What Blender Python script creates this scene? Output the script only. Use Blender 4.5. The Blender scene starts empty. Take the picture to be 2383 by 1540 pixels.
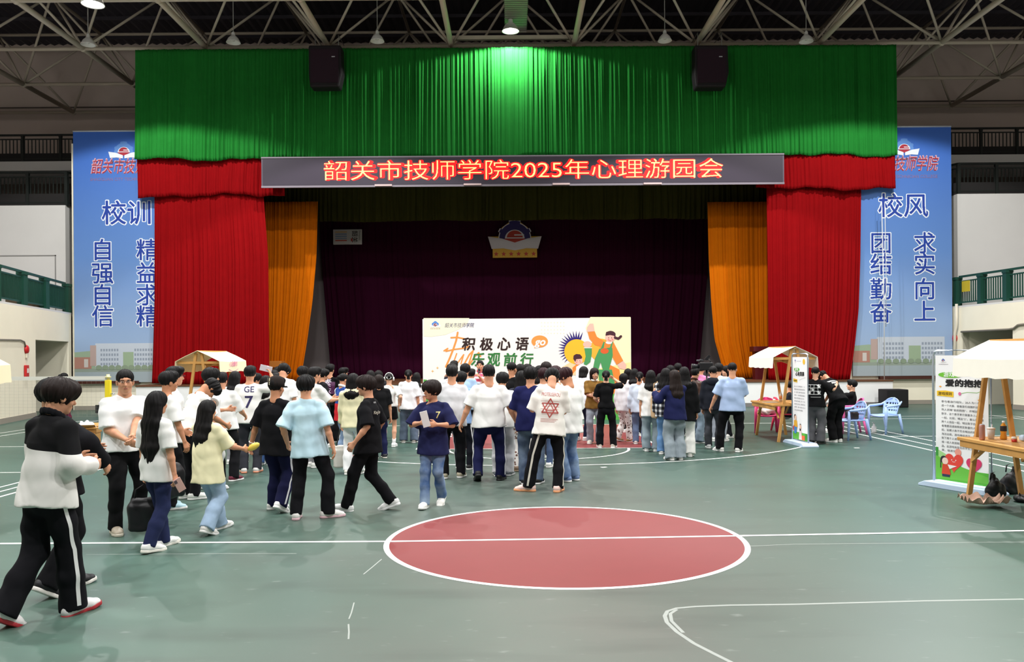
import bpy, bmesh, math, random
import numpy as np
from mathutils import Vector, Matrix, Euler
from mathutils.bvhtree import BVHTree

SC = bpy.context.scene
COL = SC.collection
PI = math.pi
# ------------------------------------------------------------------ camera
F, HX, HY, CH, ROLL = 1930.0, 1191.5, 828.0, 1.866, 0.0072
cam = bpy.data.cameras.new('camera')
cam.sensor_width = 36.0; cam.lens = 36.0 * F / 2383; cam.shift_y = (HY - 770.0) / 2383
cam.clip_end = 300
camo = bpy.data.objects.new('camera', cam); COL.objects.link(camo)
camo.location = (0, 0, CH); camo.rotation_euler = (PI / 2, ROLL, 0)
SC.camera = camo
CR, SR = math.cos(ROLL), math.sin(ROLL)
def ray(px, py):
    u = (px - HX) / F; v = (HY - py) / F
    return Vector((u * CR + v * SR, 1.0, -u * SR + v * CR))
def G(px, py, z=0.0):            # point of the horizontal plane z
    d = ray(px, py); t = (z - CH) / d.z
    return Vector((d.x * t, t, z))
def W(px, py, Y):                # point of the upright plane at depth Y
    d = ray(px, py) * Y
    return Vector((d.x, Y, CH + d.z))
# ------------------------------------------------------------------ world, exposure
wld = bpy.data.worlds.new('hall_air'); SC.world = wld; wld.use_nodes = True
wld.node_tree.nodes['Background'].inputs[0].default_value = (0.9, 0.95, 1, 1)
wld.node_tree.nodes['Background'].inputs[1].default_value = 0.02
vs = SC.view_settings
vs.view_transform = 'Standard'; vs.look = 'None'; vs.gamma = 1.0; vs.use_curve_mapping = False
vs.exposure = 0.0
try:
    SC.cycles.max_bounces = 6; SC.cycles.diffuse_bounces = 3; SC.cycles.glossy_bounces = 2
    SC.cycles.transmission_bounces = 3; SC.cycles.sample_clamp_indirect = 4.0
    SC.cycles.use_denoising = True
except Exception:
    pass
# ------------------------------------------------------------------ large lights: the hall's high-bay lamps above the court, plus added uplights
def bay_light(x, y, z, power, size=0.6, col=(1, .99, .97)):
    l = bpy.data.lights.new('high_bay_light', 'AREA'); l.shape = 'DISK'; l.size = size
    l.energy = power; l.color = col; l.spread = math.radians(168)
    o = bpy.data.objects.new('high_bay_light', l); COL.objects.link(o); o.location = (x, y, z)
    return o
for bx in (-12.6, -4.4, 4.4, 12.6):
    for by, bp in ((1.5, 680), (9.5, 600), (17.8, 880)):
        bay_light(bx, by, 12.6, bp)
        if by > 10: continue
        u = bpy.data.lights.new('added_uplight', 'POINT'); u.energy = 230; u.shadow_soft_size = .3; u.color = (1, .95, .9)  # point light added to brighten the truss and upper walls
        uo = bpy.data.objects.new('added_uplight', u); COL.objects.link(uo); uo.location = (bx, by, 13.0)
for bx, half, bp in ((-12.2, 66, 2600), (-5.2, 55, 2300), (5.4, 55, 2300), (12.4, 66, 2600)):     # shaded lamps of the row just above the picture
    l = bpy.data.lights.new('shaded_bay_light', 'SPOT'); l.energy = bp; l.spot_size = math.radians(2 * half); l.spot_blend = .12; l.shadow_soft_size = .12; l.color = (1, 1, .97)
    o = bpy.data.objects.new('shaded_bay_light', l); COL.objects.link(o); o.location = (bx, 24.2, 12.75)
# ------------------------------------------------------------------ colours and materials
def srgb(c):
    if isinstance(c, str):
        c = c.lstrip('#'); c = tuple(int(c[i:i + 2], 16) for i in (0, 2, 4))
    return tuple(((v / 255) / 12.92 if v / 255 <= .04045 else ((v / 255 + .055) / 1.055) ** 2.4) for v in c)
_M = {}
def mat(name, color=(200, 200, 200), rough=.7, metal=0, noise=0, nscale=20, bump=0, emit=None, es=1, spec=.4, sheen=0, alpha=None):
    if name in _M: return _M[name]
    m = bpy.data.materials.new(name); m.use_nodes = True
    nt = m.node_tree; b = nt.nodes['Principled BSDF']; c = srgb(color)
    b.inputs['Base Color'].default_value = (*c, 1); b.inputs['Roughness'].default_value = rough
    b.inputs['Metallic'].default_value = metal; b.inputs['Specular IOR Level'].default_value = spec
    if sheen: b.inputs['Sheen Weight'].default_value = sheen
    if alpha is not None: b.inputs['Alpha'].default_value = alpha
    if emit is not None:
        b.inputs['Emission Color'].default_value = (*srgb(emit), 1); b.inputs['Emission Strength'].default_value = es
    if noise or bump:
        tc = nt.nodes.new('ShaderNodeTexCoord'); n = nt.nodes.new('ShaderNodeTexNoise')
        n.inputs['Scale'].default_value = nscale; n.inputs['Detail'].default_value = 4
        nt.links.new(tc.outputs['Object'], n.inputs['Vector'])
        if noise:
            r = nt.nodes.new('ShaderNodeMix'); r.data_type = 'RGBA'
            r.inputs['A'].default_value = (*[v * (1 - noise) for v in c], 1)
            r.inputs['B'].default_value = (*[min(1, v * (1 + noise)) for v in c], 1)
            nt.links.new(n.outputs['Fac'], r.inputs['Factor']); nt.links.new(r.outputs['Result'], b.inputs['Base Color'])
        if bump:
            bn = nt.nodes.new('ShaderNodeBump'); bn.inputs['Strength'].default_value = bump; bn.inputs['Distance'].default_value = .01
            nt.links.new(n.outputs['Fac'], bn.inputs['Height']); nt.links.new(bn.outputs['Normal'], b.inputs['Normal'])
    _M[name] = m; return m
def flat(color, rough=.6):
    c = color if isinstance(color, str) else '%02x%02x%02x' % tuple(int(v) for v in color)
    return mat('paint_' + c.lstrip('#'), c, rough)
def cloth(color, kind='cotton'):
    c = color if isinstance(color, str) else '%02x%02x%02x' % tuple(int(v) for v in color)
    c = c.lstrip('#')
    if kind == 'denim': return mat('denim_' + c, c, .85, noise=.28, nscale=9, spec=.15)
    if kind == 'leather': return mat('leather_' + c, c, .42, noise=.15, nscale=12, spec=.5)
    return mat('cotton_' + c, c, .88, noise=.06, nscale=14, spec=.12)
# ------------------------------------------------------------------ objects
def tag(o, label=None, cat=None, group=None, kind=None):
    if label: o['label'] = label
    if cat: o['category'] = cat
    if group: o['group'] = group
    if kind: o['kind'] = kind
    return o
def empty(name, loc=(0, 0, 0), rz=0.0, label=None, cat=None, group=None):
    o = bpy.data.objects.new(name, None); COL.objects.link(o)
    o.location = loc; o.rotation_euler = (0, 0, rz); o.empty_display_size = .2
    return tag(o, label, cat, group)
def link(name, me, parent=None, matrix=None, mats=None):
    o = bpy.data.objects.new(name, me); COL.objects.link(o)
    if mats:
        for m in (mats if isinstance(mats, (list, tuple)) else [mats]): me.materials.append(m)
    if parent is not None: o.parent = parent
    if matrix is not None: o.matrix_local = matrix
    return o
def arrmesh(name, V, Fc, smooth=True):
    me = bpy.data.meshes.new(name)
    V = np.asarray(V, np.float32); Fc = np.asarray(Fc, np.int32)
    n, k = Fc.shape
    me.vertices.add(len(V)); me.vertices.foreach_set('co', V.ravel())
    me.loops.add(n * k); me.loops.foreach_set('vertex_index', Fc.ravel())
    me.polygons.add(n)
    me.polygons.foreach_set('loop_start', np.arange(0, n * k, k, dtype=np.int32))
    if smooth: me.polygons.foreach_set('use_smooth', np.ones(n, bool))
    me.update(calc_edges=True); me.validate()
    return me
class MB:
    """collects shapes, then links them as one mesh object"""
    def __init__(s): s.v = []; s.f = []; s.m = []; s.sm = []; s.mats = []
    def mi(s, m):
        if m is None: return 0
        if m not in s.mats: s.mats.append(m)
        return s.mats.index(m)
    def add(s, vs_, fs, m=None, smooth=False):
        b = len(s.v); i = s.mi(m)
        s.v += [tuple(v) for v in vs_]
        for f in fs: s.f.append([b + k for k in f]); s.m.append(i); s.sm.append(smooth)
    def box(s, lo, hi, m=None, M=None):
        x0, y0, z0 = lo; x1, y1, z1 = hi
        v = [(x0, y0, z0), (x1, y0, z0), (x1, y1, z0), (x0, y1, z0), (x0, y0, z1), (x1, y0, z1), (x1, y1, z1), (x0, y1, z1)]
        if M is not None: v = [M @ Vector(p) for p in v]
        s.add(v, [(3, 2, 1, 0), (4, 5, 6, 7), (0, 1, 5, 4), (1, 2, 6, 5), (2, 3, 7, 6), (3, 0, 4, 7)], m); return s
    def bar(s, a, b, w, h=None, m=None, up=(0, 0, 1)):      # rectangular bar from a to b
        a = Vector(a); b = Vector(b); h = h or w; d = (b - a).normalized(); up = Vector(up)
        if abs(d.dot(up)) > .98: up = Vector((0, 1, 0))
        x = d.cross(up).normalized(); y = x.cross(d).normalized()
        v = []
        for p in (a, b):
            for sx, sy in ((-1, -1), (1, -1), (1, 1), (-1, 1)): v.append(p + x * sx * w / 2 + y * sy * h / 2)
        s.add(v, [(0, 1, 2, 3), (7, 6, 5, 4), (0, 4, 5, 1), (1, 5, 6, 2), (2, 6, 7, 3), (3, 7, 4, 0)], m); return s
    def tube(s, pts, r, n=8, m=None, caps=True, closed=False):
        pts = [Vector(p) for p in pts]; rs = r if isinstance(r, (list, tuple)) else [r] * len(pts)
        N = len(pts); rings = []; ref = None
        for i, p in enumerate(pts):
            d = (pts[(i + 1) % N] - pts[i - 1]) if closed else (pts[min(i + 1, N - 1)] - pts[max(i - 1, 0)])
            d.normalize()
            if ref is None:
                ref = Vector((0, 0, 1)) if abs(d.z) < .9 else Vector((1, 0, 0))
            x = d.cross(ref).normalized(); y = d.cross(x).normalized(); ref = x.cross(d) if False else ref
            if abs(d.dot(ref)) > .95: ref = y
            rings.append([p + (x * math.cos(2 * PI * k / n) + y * math.sin(2 * PI * k / n)) * rs[i] for k in range(n)])
        v = [q for rg in rings for q in rg]; f = []
        for i in range(N if closed else N - 1):
            for k in range(n):
                a = i * n + k; b2 = i * n + (k + 1) % n; j = ((i + 1) % N) * n
                f.append((a, b2, j + (k + 1) % n, j + k))
        if caps and not closed:
            f.append(tuple(range(n - 1, -1, -1))); f.append(tuple((N - 1) * n + k for k in range(n)))
        s.add(v, f, m, True); return s
    def lathe(s, prof, n=20, m=None, c=(0, 0, 0), M=None, caps=True):
        c = Vector(c); v = []; f = []
        for r, z in prof:
            for k in range(n):
                p = Vector((r * math.cos(2 * PI * k / n), r * math.sin(2 * PI * k / n), z))
                v.append((M @ p if M is not None else p) + c)
        for i in range(len(prof) - 1):
            for k in range(n):
                f.append((i * n + k, i * n + (k + 1) % n, (i + 1) * n + (k + 1) % n, (i + 1) * n + k))
        if caps:
            f.append(tuple(range(n - 1, -1, -1))); f.append(tuple((len(prof) - 1) * n + k for k in range(n)))
        s.add(v, f, m, True); return s
    def ell(s, c, r, m=None, n=14, q=8, M=None):
        prof = [(math.sin(PI * i / q), -math.cos(PI * i / q)) for i in range(q + 1)]
        S = Matrix.Diagonal((*r, 1))
        return s.lathe([(max(a, .01), b) for a, b in prof], n, m, c, (M.to_4x4() @ S) if M is not None else S)
    def prism(s, poly, y0, y1, m=None, M=None):              # polygon in x,z extruded along y
        n = len(poly)
        v = [(p[0], y0, p[1]) for p in poly] + [(p[0], y1, p[1]) for p in poly]
        if M is not None: v = [M @ Vector(p) for p in v]
        s.add(v, [tuple(range(n)), tuple(range(2 * n - 1, n - 1, -1))] + [(i, n + i, n + (i + 1) % n, (i + 1) % n) for i in range(n)], m); return s
    def build(s, name, m=None, parent=None, matrix=None, bevel=0, origin=None):
        me = bpy.data.meshes.new(name)
        vv = s.v
        if origin is not None: vv = [(x - origin[0], y - origin[1], z - origin[2]) for x, y, z in vv]
        me.from_pydata(vv, [], s.f); me.update()
        me.polygons.foreach_set('use_smooth', s.sm)
        mats = s.mats or ([m] if m else [])
        for q in mats: me.materials.append(q)
        if len(s.mats) > 1: me.polygons.foreach_set('material_index', s.m)
        bm = bmesh.new(); bm.from_mesh(me); bmesh.ops.recalc_face_normals(bm, faces=bm.faces); bm.to_mesh(me); bm.free()
        o = link(name, me, parent, matrix)
        if origin is not None: o.location = origin
        if bevel:
            b = o.modifiers.new('bevel', 'BEVEL'); b.width = bevel; b.segments = 2; b.limit_method = 'ANGLE'
        return o
def struct(o): o['kind'] = 'structure'; return o
# ------------------------------------------------------------------ lettering and flat artwork
_T = {}
def glyphs(s, bold=0.0):
    """2-D vertices and faces of a line of text, unit em, thickened by bold"""
    key = (s, bold)
    if key in _T: return _T[key]
    c = bpy.data.curves.new('t', 'FONT'); c.body = s; c.size = 1; c.resolution_u = 3
    o = bpy.data.objects.new('t', c); me = o.to_mesh()
    V = [(v.co.x, v.co.y) for v in me.vertices]; Fs = [tuple(p.vertices) for p in me.polygons]
    o.to_mesh_clear(); bpy.data.objects.remove(o); bpy.data.curves.remove(c)
    if bold:                                   # thicken on a fine raster, then merge each row into strips that never overlap
        R = 84; A = np.array(V); pad = abs(bold) + .03; x0, y0 = A.min(0) - pad; x1, y1 = A.max(0) + pad
        nx, ny = int((x1 - x0) * R) + 2, int((y1 - y0) * R) + 2; I = np.zeros((ny, nx), bool)
        for f in Fs:
            for k in range(1, len(f) - 1):
                T = (A[[f[0], f[k], f[k + 1]]] - (x0, y0)) * R
                i0, j0 = np.maximum(np.floor(T.min(0) - 1).astype(int), 0); i1, j1 = np.ceil(T.max(0) + 1).astype(int)
                X, Y = np.meshgrid(np.arange(i0, min(i1, nx)) + .5, np.arange(j0, min(j1, ny)) + .5)
                e = [(T[(q + 1) % 3][0] - T[q][0]) * (Y - T[q][1]) - (T[(q + 1) % 3][1] - T[q][1]) * (X - T[q][0]) for q in range(3)]
                I[j0:j0 + X.shape[0], i0:i0 + X.shape[1]] |= ((e[0] >= 0) & (e[1] >= 0) & (e[2] >= 0)) | ((e[0] <= 0) & (e[1] <= 0) & (e[2] <= 0))
        r = abs(bold) * R; ri = int(r + .999)
        if bold < 0: I = ~I
        J = I.copy()
        for dy in range(-ri, ri + 1):
            for dx in range(-ri, ri + 1):
                if dx * dx + dy * dy <= r * r + .3: J[max(0, dy):ny + min(0, dy), max(0, dx):nx + min(0, dx)] |= I[max(0, -dy):ny + min(0, -dy), max(0, -dx):nx + min(0, -dx)]
        if bold < 0: J = ~J
        V, Fs = [], []
        for j in range(ny):
            d = np.diff(np.concatenate([[0], J[j].astype(np.int8), [0]])); 
            for a_, b_ in zip(np.where(d == 1)[0], np.where(d == -1)[0]):
                k = len(V); u0, u1, w0, w1 = x0 + a_ / R, x0 + b_ / R, y0 + j / R, y0 + (j + 1) / R
                V += [(u0, w0), (u1, w0), (u1, w1), (u0, w1)]; Fs.append((k, k + 1, k + 2, k + 3))
    _T[key] = (V, Fs); return _T[key]
class Art:
    """flat printed artwork on a plane: local u (right), v (up); layers step outwards by a hair"""
    def __init__(s, origin, ux, uz, step=.004, off=.004):
        s.o = Vector(origin); s.x = Vector(ux); s.z = Vector(uz); s.n = s.x.cross(s.z).normalized(); s.step = step; s.off = off; s.mb = MB(); s.k = 0; s.eps = 5e-6
    def P(s, u, v, lay): return s.o + s.x * u + s.z * v + s.n * (s.off + s.step * lay + s.k * s.eps)
    def poly(s, pts, color, lay=0):
        m = color if not isinstance(color, (str, tuple)) else flat(color)
        pts2 = [Vector((p[0], p[1], 0)) for p in pts]
        from mathutils.geometry import tessellate_polygon
        tri = tessellate_polygon([pts2]); s.k += 1
        s.mb.add([s.P(p[0], p[1], lay) for p in pts], [t for t in tri], m)
    def rect(s, u0, v0, u1, v1, c, lay=0): s.poly([(u0, v0), (u1, v0), (u1, v1), (u0, v1)], c, lay)
    def disc(s, u, v, r, c, lay=0, r2=None, n=28, a0=0, a1=2 * PI, rot=0):
        r2 = r2 or r; pts = []
        for i in range(n + (0 if a1 - a0 > 6.2 else 1)):
            a = a0 + (a1 - a0) * i / n; x, y = r * math.cos(a), r2 * math.sin(a)
            pts.append((u + x * math.cos(rot) - y * math.sin(rot), v + x * math.sin(rot) + y * math.cos(rot)))
        s.poly(pts, c, lay)
    def stroke(s, pts, w, c, lay=0):
        for i in range(len(pts) - 1):
            (x0, y0), (x1, y1) = pts[i], pts[i + 1]; L = math.hypot(x1 - x0, y1 - y0) or 1
            nx, ny = -(y1 - y0) / L * w / 2, (x1 - x0) / L * w / 2
            s.poly([(x0 + nx, y0 + ny), (x0 - nx, y0 - ny), (x1 - nx, y1 - ny), (x1 + nx, y1 + ny)], c, lay)
        for p in pts: s.disc(p[0], p[1], w / 2, c, lay, n=10)
    def text(s, t, u, v, size, c, lay=0, bold=0, w=None, shear=0, align='l', rot=0, h=None):
        V, Fs = glyphs(t, bold); m = c if not isinstance(c, (str, tuple)) else flat(c)
        xs = [p[0] for p in V]; x0, x1 = min(xs), max(xs)
        sx = size if w is None else w / (x1 - x0)
        sy = size
        if h: ys = [p[1] for p in V]; sy = h / (max(ys) - min(ys)); v = v - min(ys) * sy
        s.k += 1
        base = {'l': x0, 'c': (x0 + x1) / 2, 'r': x1}[align]
        out = []
        for x, y in V:
            a = (x - base) * sx + shear * y * sy; b = y * sy
            out.append(s.P(u + a * math.cos(rot) - b * math.sin(rot), v + a * math.sin(rot) + b * math.cos(rot), lay))
        s.mb.add(out, Fs, m)
    def build(s, name, parent=None):
        o = s.mb.build(name, None, None)
        if parent is not None: place(o, parent)
        return o
def world(o):
    return o.matrix_basis if o.parent is None else world(o.parent) @ o.matrix_parent_inverse @ o.matrix_basis
def place(o, parent):
    """parent o to parent, keeping o where it stands"""
    o.parent = parent; o.matrix_parent_inverse = world(parent).inverted(); return o
# ================================================================== SETTING
CREAM = mat('cream_wall_paint', (240, 233, 212), .85, noise=.05, nscale=1.5, spec=.15)
GREYW = mat('grey_white_wall_paint', (216, 214, 211), .85, noise=.04, nscale=1.2, spec=.15)
TAUPE = mat('taupe_upper_wall_paint', (226, 210, 200), .9, noise=.06, nscale=.8, spec=.1)
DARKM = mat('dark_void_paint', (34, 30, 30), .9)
BROWN = mat('dark_brown_wood', (70, 34, 24), .6, noise=.2, nscale=6)
WHITEB = mat('white_board', (236, 236, 236), .6, noise=.04, nscale=4)
DARKR = mat('dark_railing_paint', (24, 30, 28), .5)
GREENM = mat('dark_green_railing_paint', (18, 66, 52), .5)
TRUSSM = mat('cream_truss_paint', (205, 194, 176), .55)
LINE = mat('white_court_line', (240, 240, 236), .5)
RED = mat('red_court_paint', (126, 50, 51), .5, noise=.07, nscale=3)

def floor_material():
    m = bpy.data.materials.new('green_sports_floor'); m.use_nodes = True; nt = m.node_tree; b = nt.nodes['Principled BSDF']
    tc = nt.nodes.new('ShaderNodeTexCoord')
    def noise(sc, det=4, stretch=None):
        n = nt.nodes.new('ShaderNodeTexNoise'); n.inputs['Scale'].default_value = sc; n.inputs['Detail'].default_value = det
        if stretch:
            mp = nt.nodes.new('ShaderNodeMapping'); mp.inputs['Scale'].default_value = stretch
            nt.links.new(tc.outputs['Object'], mp.inputs['Vector']); nt.links.new(mp.outputs['Vector'], n.inputs['Vector'])
        else: nt.links.new(tc.outputs['Object'], n.inputs['Vector'])
        return n.outputs['Fac']
    def mth(op, a, b_=None, clamp=False):
        q = nt.nodes.new('ShaderNodeMath'); q.operation = op; q.use_clamp = clamp
        for i, v in enumerate((a, b_)):
            if v is None: continue
            if isinstance(v, (int, float)): q.inputs[i].default_value = v
            else: nt.links.new(v, q.inputs[i])
        return q.outputs[0]
    def mix(f, a, b_):
        q = nt.nodes.new('ShaderNodeMix'); q.data_type = 'RGBA'
        for k, v in (('A', a), ('B', b_)):
            if isinstance(v, tuple): q.inputs[k].default_value = (*srgb(v), 1)
            else: nt.links.new(v, q.inputs[k])
        nt.links.new(f, q.inputs['Factor']); return q.outputs['Result']
    sx = nt.nodes.new('ShaderNodeSeparateXYZ'); nt.links.new(tc.outputs['Object'], sx.inputs[0])
    wx = mth('ABSOLUTE', mth('ADD', sx.outputs['X'], -.6))
    wear = mth('SUBTRACT', 1.1, mth('MULTIPLY', wx, .3), True)                 # trodden strip down the middle of the court
    far = mth('SUBTRACT', 1.25, mth('MULTIPLY', mth('ABSOLUTE', mth('ADD', sx.outputs['Y'], -3.0)), .085), True)
    wear = mth('MULTIPLY', wear, far)
    wear = mth('MULTIPLY', wear, mth('MULTIPLY_ADD' if False else 'ADD', mth('MULTIPLY', noise(.5, 5), 1.0), .25), True)
    base = mix(mth('MULTIPLY', mth('ADD', noise(.45, 6), -.3), 2.2, True), (48, 74, 65), (62, 90, 80))
    col = mix(wear, base, (104, 95, 92))
    pale_near = mth('MULTIPLY', far, mth('ADD', mth('MULTIPLY', noise(.6, 4), .6), .25))        # paler over the near half of the court, fading with distance
    col = mix(mth('MULTIPLY', pale_near, .42), col, (116, 142, 130))
    scuff = mth('MULTIPLY', mth('ADD', noise(1.0, 6, (.5, 2.4, 1)), -.52), 5, True)
    col = mix(mth('MULTIPLY', scuff, .35), col, (66, 72, 68))
    speck = mth('MULTIPLY', mth('ADD', noise(9, 3, (.6, 1.6, 1)), -.66), 9, True)
    col = mix(mth('MULTIPLY', speck, .25), col, (170, 178, 172))
    nt.links.new(col, b.inputs['Base Color'])
    b.inputs['Roughness'].default_value = .42; b.inputs['Specular IOR Level'].default_value = .35
    return m
fl = MB(); fl.add([(-32, -24, 0), (32, -24, 0), (32, 40, 0), (-32, 40, 0)], [(0, 1, 2, 3)])
floor = struct(fl.build('floor', floor_material()))

def strip(pts, w, z=.0015):       # painted strip along floor points
    mb = MB(); pts = [Vector((p[0], p[1], 0)) for p in pts]; L = []; n = len(pts)
    for i, p in enumerate(pts):
        d = (pts[min(i + 1, n - 1)] - pts[max(i - 1, 0)]).normalized(); q = Vector((-d.y, d.x, 0)) * w / 2
        L += [p + q + Vector((0, 0, z)), p - q + Vector((0, 0, z))]
    return L, [(2 * i, 2 * i + 1, 2 * i + 3, 2 * i + 2) for i in range(n - 1)]
def arc(cx, cy, r, a0, a1, n=64): return [(cx + r * math.cos(a0 + (a1 - a0) * i / n), cy + r * math.sin(a0 + (a1 - a0) * i / n)) for i in range(n + 1)]
CX, CY = .52, 8.42
def paint(name, polys, m):
    mb = MB()
    for v, f in polys: mb.add(v, f)
    o = mb.build(name, m, floor); return struct(o)
def disc_poly(cx, cy, r, z, n=96): return [(cx + r * math.cos(2 * PI * i / n), cy + r * math.sin(2 * PI * i / n), z) for i in range(n)], [tuple(range(n))]
paint('court_circle', [disc_poly(CX, CY, 1.79, .001)], RED)
paint('circle_line', [strip(arc(CX, CY, 1.79, 0, 2 * PI, 128), .055, .002)], LINE)
hl = [G(-900, 1276), G(0, 1265), G(905, 1260), G(1308, 1254), G(1715, 1247), G(2383, 1235), G(3300, 1222)]
paint('half_court_line', [strip(hl, .055, .003)], LINE)
FT, BL = 16.68, 22.4
paint('court_key', [([(CX - 2.45, FT, .001), (CX + 2.45, FT, .001), (CX + 2.45, BL, .001), (CX - 2.45, BL, .001)], [(0, 1, 2, 3)])], RED)
paint('court_line', [strip([(CX - 2.45, BL), (CX - 2.45, FT), (CX - 2.45, FT)], .05), strip([(CX - 2.45, FT), (CX + 2.45, FT)], .05, .002),
                     strip([(CX + 2.45, FT), (CX + 2.45, BL)], .05), strip(arc(CX, FT, 1.8, PI, 2 * PI), .05, .002),
                     strip([(CX - 6.6, BL), (CX - 6.6, 20.9)] + arc(CX, 20.85, 6.75, PI + .12, 2 * PI - .12, 90) + [(CX + 6.6, 20.9), (CX + 6.6, BL)], .05, .002),
                     strip([(CX - 7.5, -8), (CX - 7.5, BL)], .05), strip([(CX + 7.5, -8), (CX + 7.5, BL)], .05), strip([(CX - 7.5, BL), (CX + 7.5, BL)], .05, .002)], LINE)
bl = []
for x in (-13.0, -12.5, -7.5, -7.25): bl.append(strip([(x, 6), (x, 25)], .04))
for y in (6.2, 13.7, 17.75, 25): bl.append(strip([(-13, y), (-7.25, y)], .04, .002))
for x in (8.45, 8.9, 14.2, 14.65): bl.append(strip([(x, 11), (x, 24.6)], .04))
for y in (11, 18.6, 23.6, 24.5): bl.append(strip([(8.45, y), (14.65, y)], .04, .002))
paint('badminton_line', bl, LINE)
RES = mat('tape_residue', (196, 202, 196), .6, noise=.1, nscale=12, alpha=.55)
paint('tape_residue_mark', [strip([G(*p) for p in ((2383, 1394), (2150, 1398), (2000, 1402), (1850, 1406), (1700, 1408), (1620, 1411), (1575, 1415), (1553, 1422), (1547, 1433), (1552, 1448), (1575, 1470), (1615, 1497), (1660, 1520), (1710, 1545))], .03, .001),
                            strip([G(*p) for p in ((1575, 1418), (1560, 1428), (1563, 1445), (1590, 1472))], .025, .001),
                            strip([G(1735, 1271), G(1850, 1266), G(2383, 1261)], .012, .001), strip([G(200, 1290), G(520, 1288), G(690, 1288)], .012, .001),
                            strip([G(888, 1301), G(868, 1318), G(846, 1336)], .012, .001), strip([G(824, 1402), G(818, 1425), G(812, 1440)], .01, .001), strip([G(811, 1452), G(812, 1470), G(811, 1487)], .012, .001)], RES)

# ------------------------------------------------------------------ walls
def wallseg(mb, p, q, z0, z1, t=.3, m=None):
    """box wall between plan points p,q with thickness t on the right-hand side of p->q"""
    p = Vector((p[0], p[1], 0)); q = Vector((q[0], q[1], 0)); d = (q - p).normalized(); n = Vector((d.y, -d.x, 0)) * t
    v = [p, q, q + n, p + n]
    mb.add([(*a.xy, z0) for a in v] + [(*a.xy, z1) for a in v], [(3, 2, 1, 0), (4, 5, 6, 7), (0, 1, 5, 4), (1, 2, 6, 5), (2, 3, 7, 6), (3, 0, 4, 7)], m)
def hit(px, p, q):                # where the view line of image column px meets plan segment p-q
    u = (px - HX) / F; k = q[0] - p[0], q[1] - p[1]
    t = (u * p[1] - p[0]) / (k[0] - u * k[1]); return Vector((p[0] + k[0] * t, p[1] + k[1] * t, 0))
WY = 30.35
LA, LB, LC, LD = (-16.12, 30.35), (-14.76, 23.9), (-14.3, 18.5), (-14.3, -24)
RA, RB, RC, RD = (16.12, 30.35), (16.5, 26.5), (17.3, 21), (17.3, -24)
ZD = 3.5
def side_wall(name, A, B, C, D, ox0, ox1, ztop, sgn):
    mb = MB(); h0, h1 = hit(ox0, A, B), hit(ox1, A, B)
    if (h0 - Vector((*A, 0))).length > (h1 - Vector((*A, 0))).length: h0, h1 = h1, h0     # h0 nearer to A
    t = -.3 * sgn
    for p, q, z0, z1 in ((A, h0, 0, ZD), (h0, h1, ztop, ZD), (h1, B, 0, ZD), (B, C, 0, ZD), (C, D, 0, ZD)): wallseg(mb, p, q, z0, z1, t)
    d = (h1 - h0).normalized(); n = Vector((d.y, -d.x, 0)) * (1 if t > 0 else -1)
    # recess: two reveals, soffit and back
    mb2 = MB(); dp = 2.2
    for a in (h0, h1): wallseg(mb, a + n * .05, a + n * dp, 0, ztop + .4, .08 * (1 if a is h0 else -1) * (1 if sgn < 0 else -1))
    wallseg(mb, h0 + n * .3, h1 + n * .3, ztop + .0, ztop + .4, t)
    o = struct(mb.build(name, CREAM))
    b = MB(); wallseg(b, h0 + n * dp, h1 + n * dp, 0, ztop + .4, t); struct(b.build('door_1' if sgn < 0 else 'door_2', DARKM))  # dark panel stands in for the unlit space beyond the doorway
    fr = MB(); k = h0 + (h1 - h0) * .28 + n * (dp - .12)
    e = h0 + (h1 - h0) * .06 + n * (dp - .12)
    fr.box((-.09, -.06, 0), (.09, .06, ztop - .05), None, Matrix.Translation(k)); fr.bar(e + Vector((0, 0, ztop - .1)), k + Vector((0, 0, ztop - .1)), .12)
    struct(fr.build('trim_1' if sgn < 0 else 'trim_2', mat('maroon_door_frame', (88, 18, 30), .5)))
    base = MB()
    for p, q in ((A, h0), (h1, B), (B, C), (C, D)):
        p2 = Vector((*p[:2], 0)); q2 = Vector((*q[:2], 0)); wallseg(base, p2 - n * .02, q2 - n * .02, 0, .16, .02 * (1 if t > 0 else -1))
    struct(base.build('baseboard_left' if sgn < 0 else 'baseboard_right', mat('grey_skirting', (150, 143, 132), .8)))
    return o
side_wall('wall_left', LA, LB, LC, LD, 83, 160, 2.5, -1)
side_wall('wall_right', RA, RB, RC, RD, 2238, 2357, 2.62, 1)
def deck(name, pts, x_out):
    mb = MB(); P = [Vector((*p, 0)) for p in pts]; n = len(P)
    v = [(p.x, p.y, ZD) for p in P] + [(x_out, P[-1].y, ZD), (x_out, P[0].y, ZD)]
    v2 = [(a, b, ZD + .06) for a, b, c in v]; k = len(v)
    mb.add(v + v2, [tuple(range(k)), tuple(range(2 * k - 1, k - 1, -1))] + [(i, k + i, k + (i + 1) % k, (i + 1) % k) for i in range(k)])
    return struct(mb.build(name, GREYW))
deck('slab_left', (LA, LB, LC, LD), -31); deck('slab_right', (RA, RB, RC, RD), 31)
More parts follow.
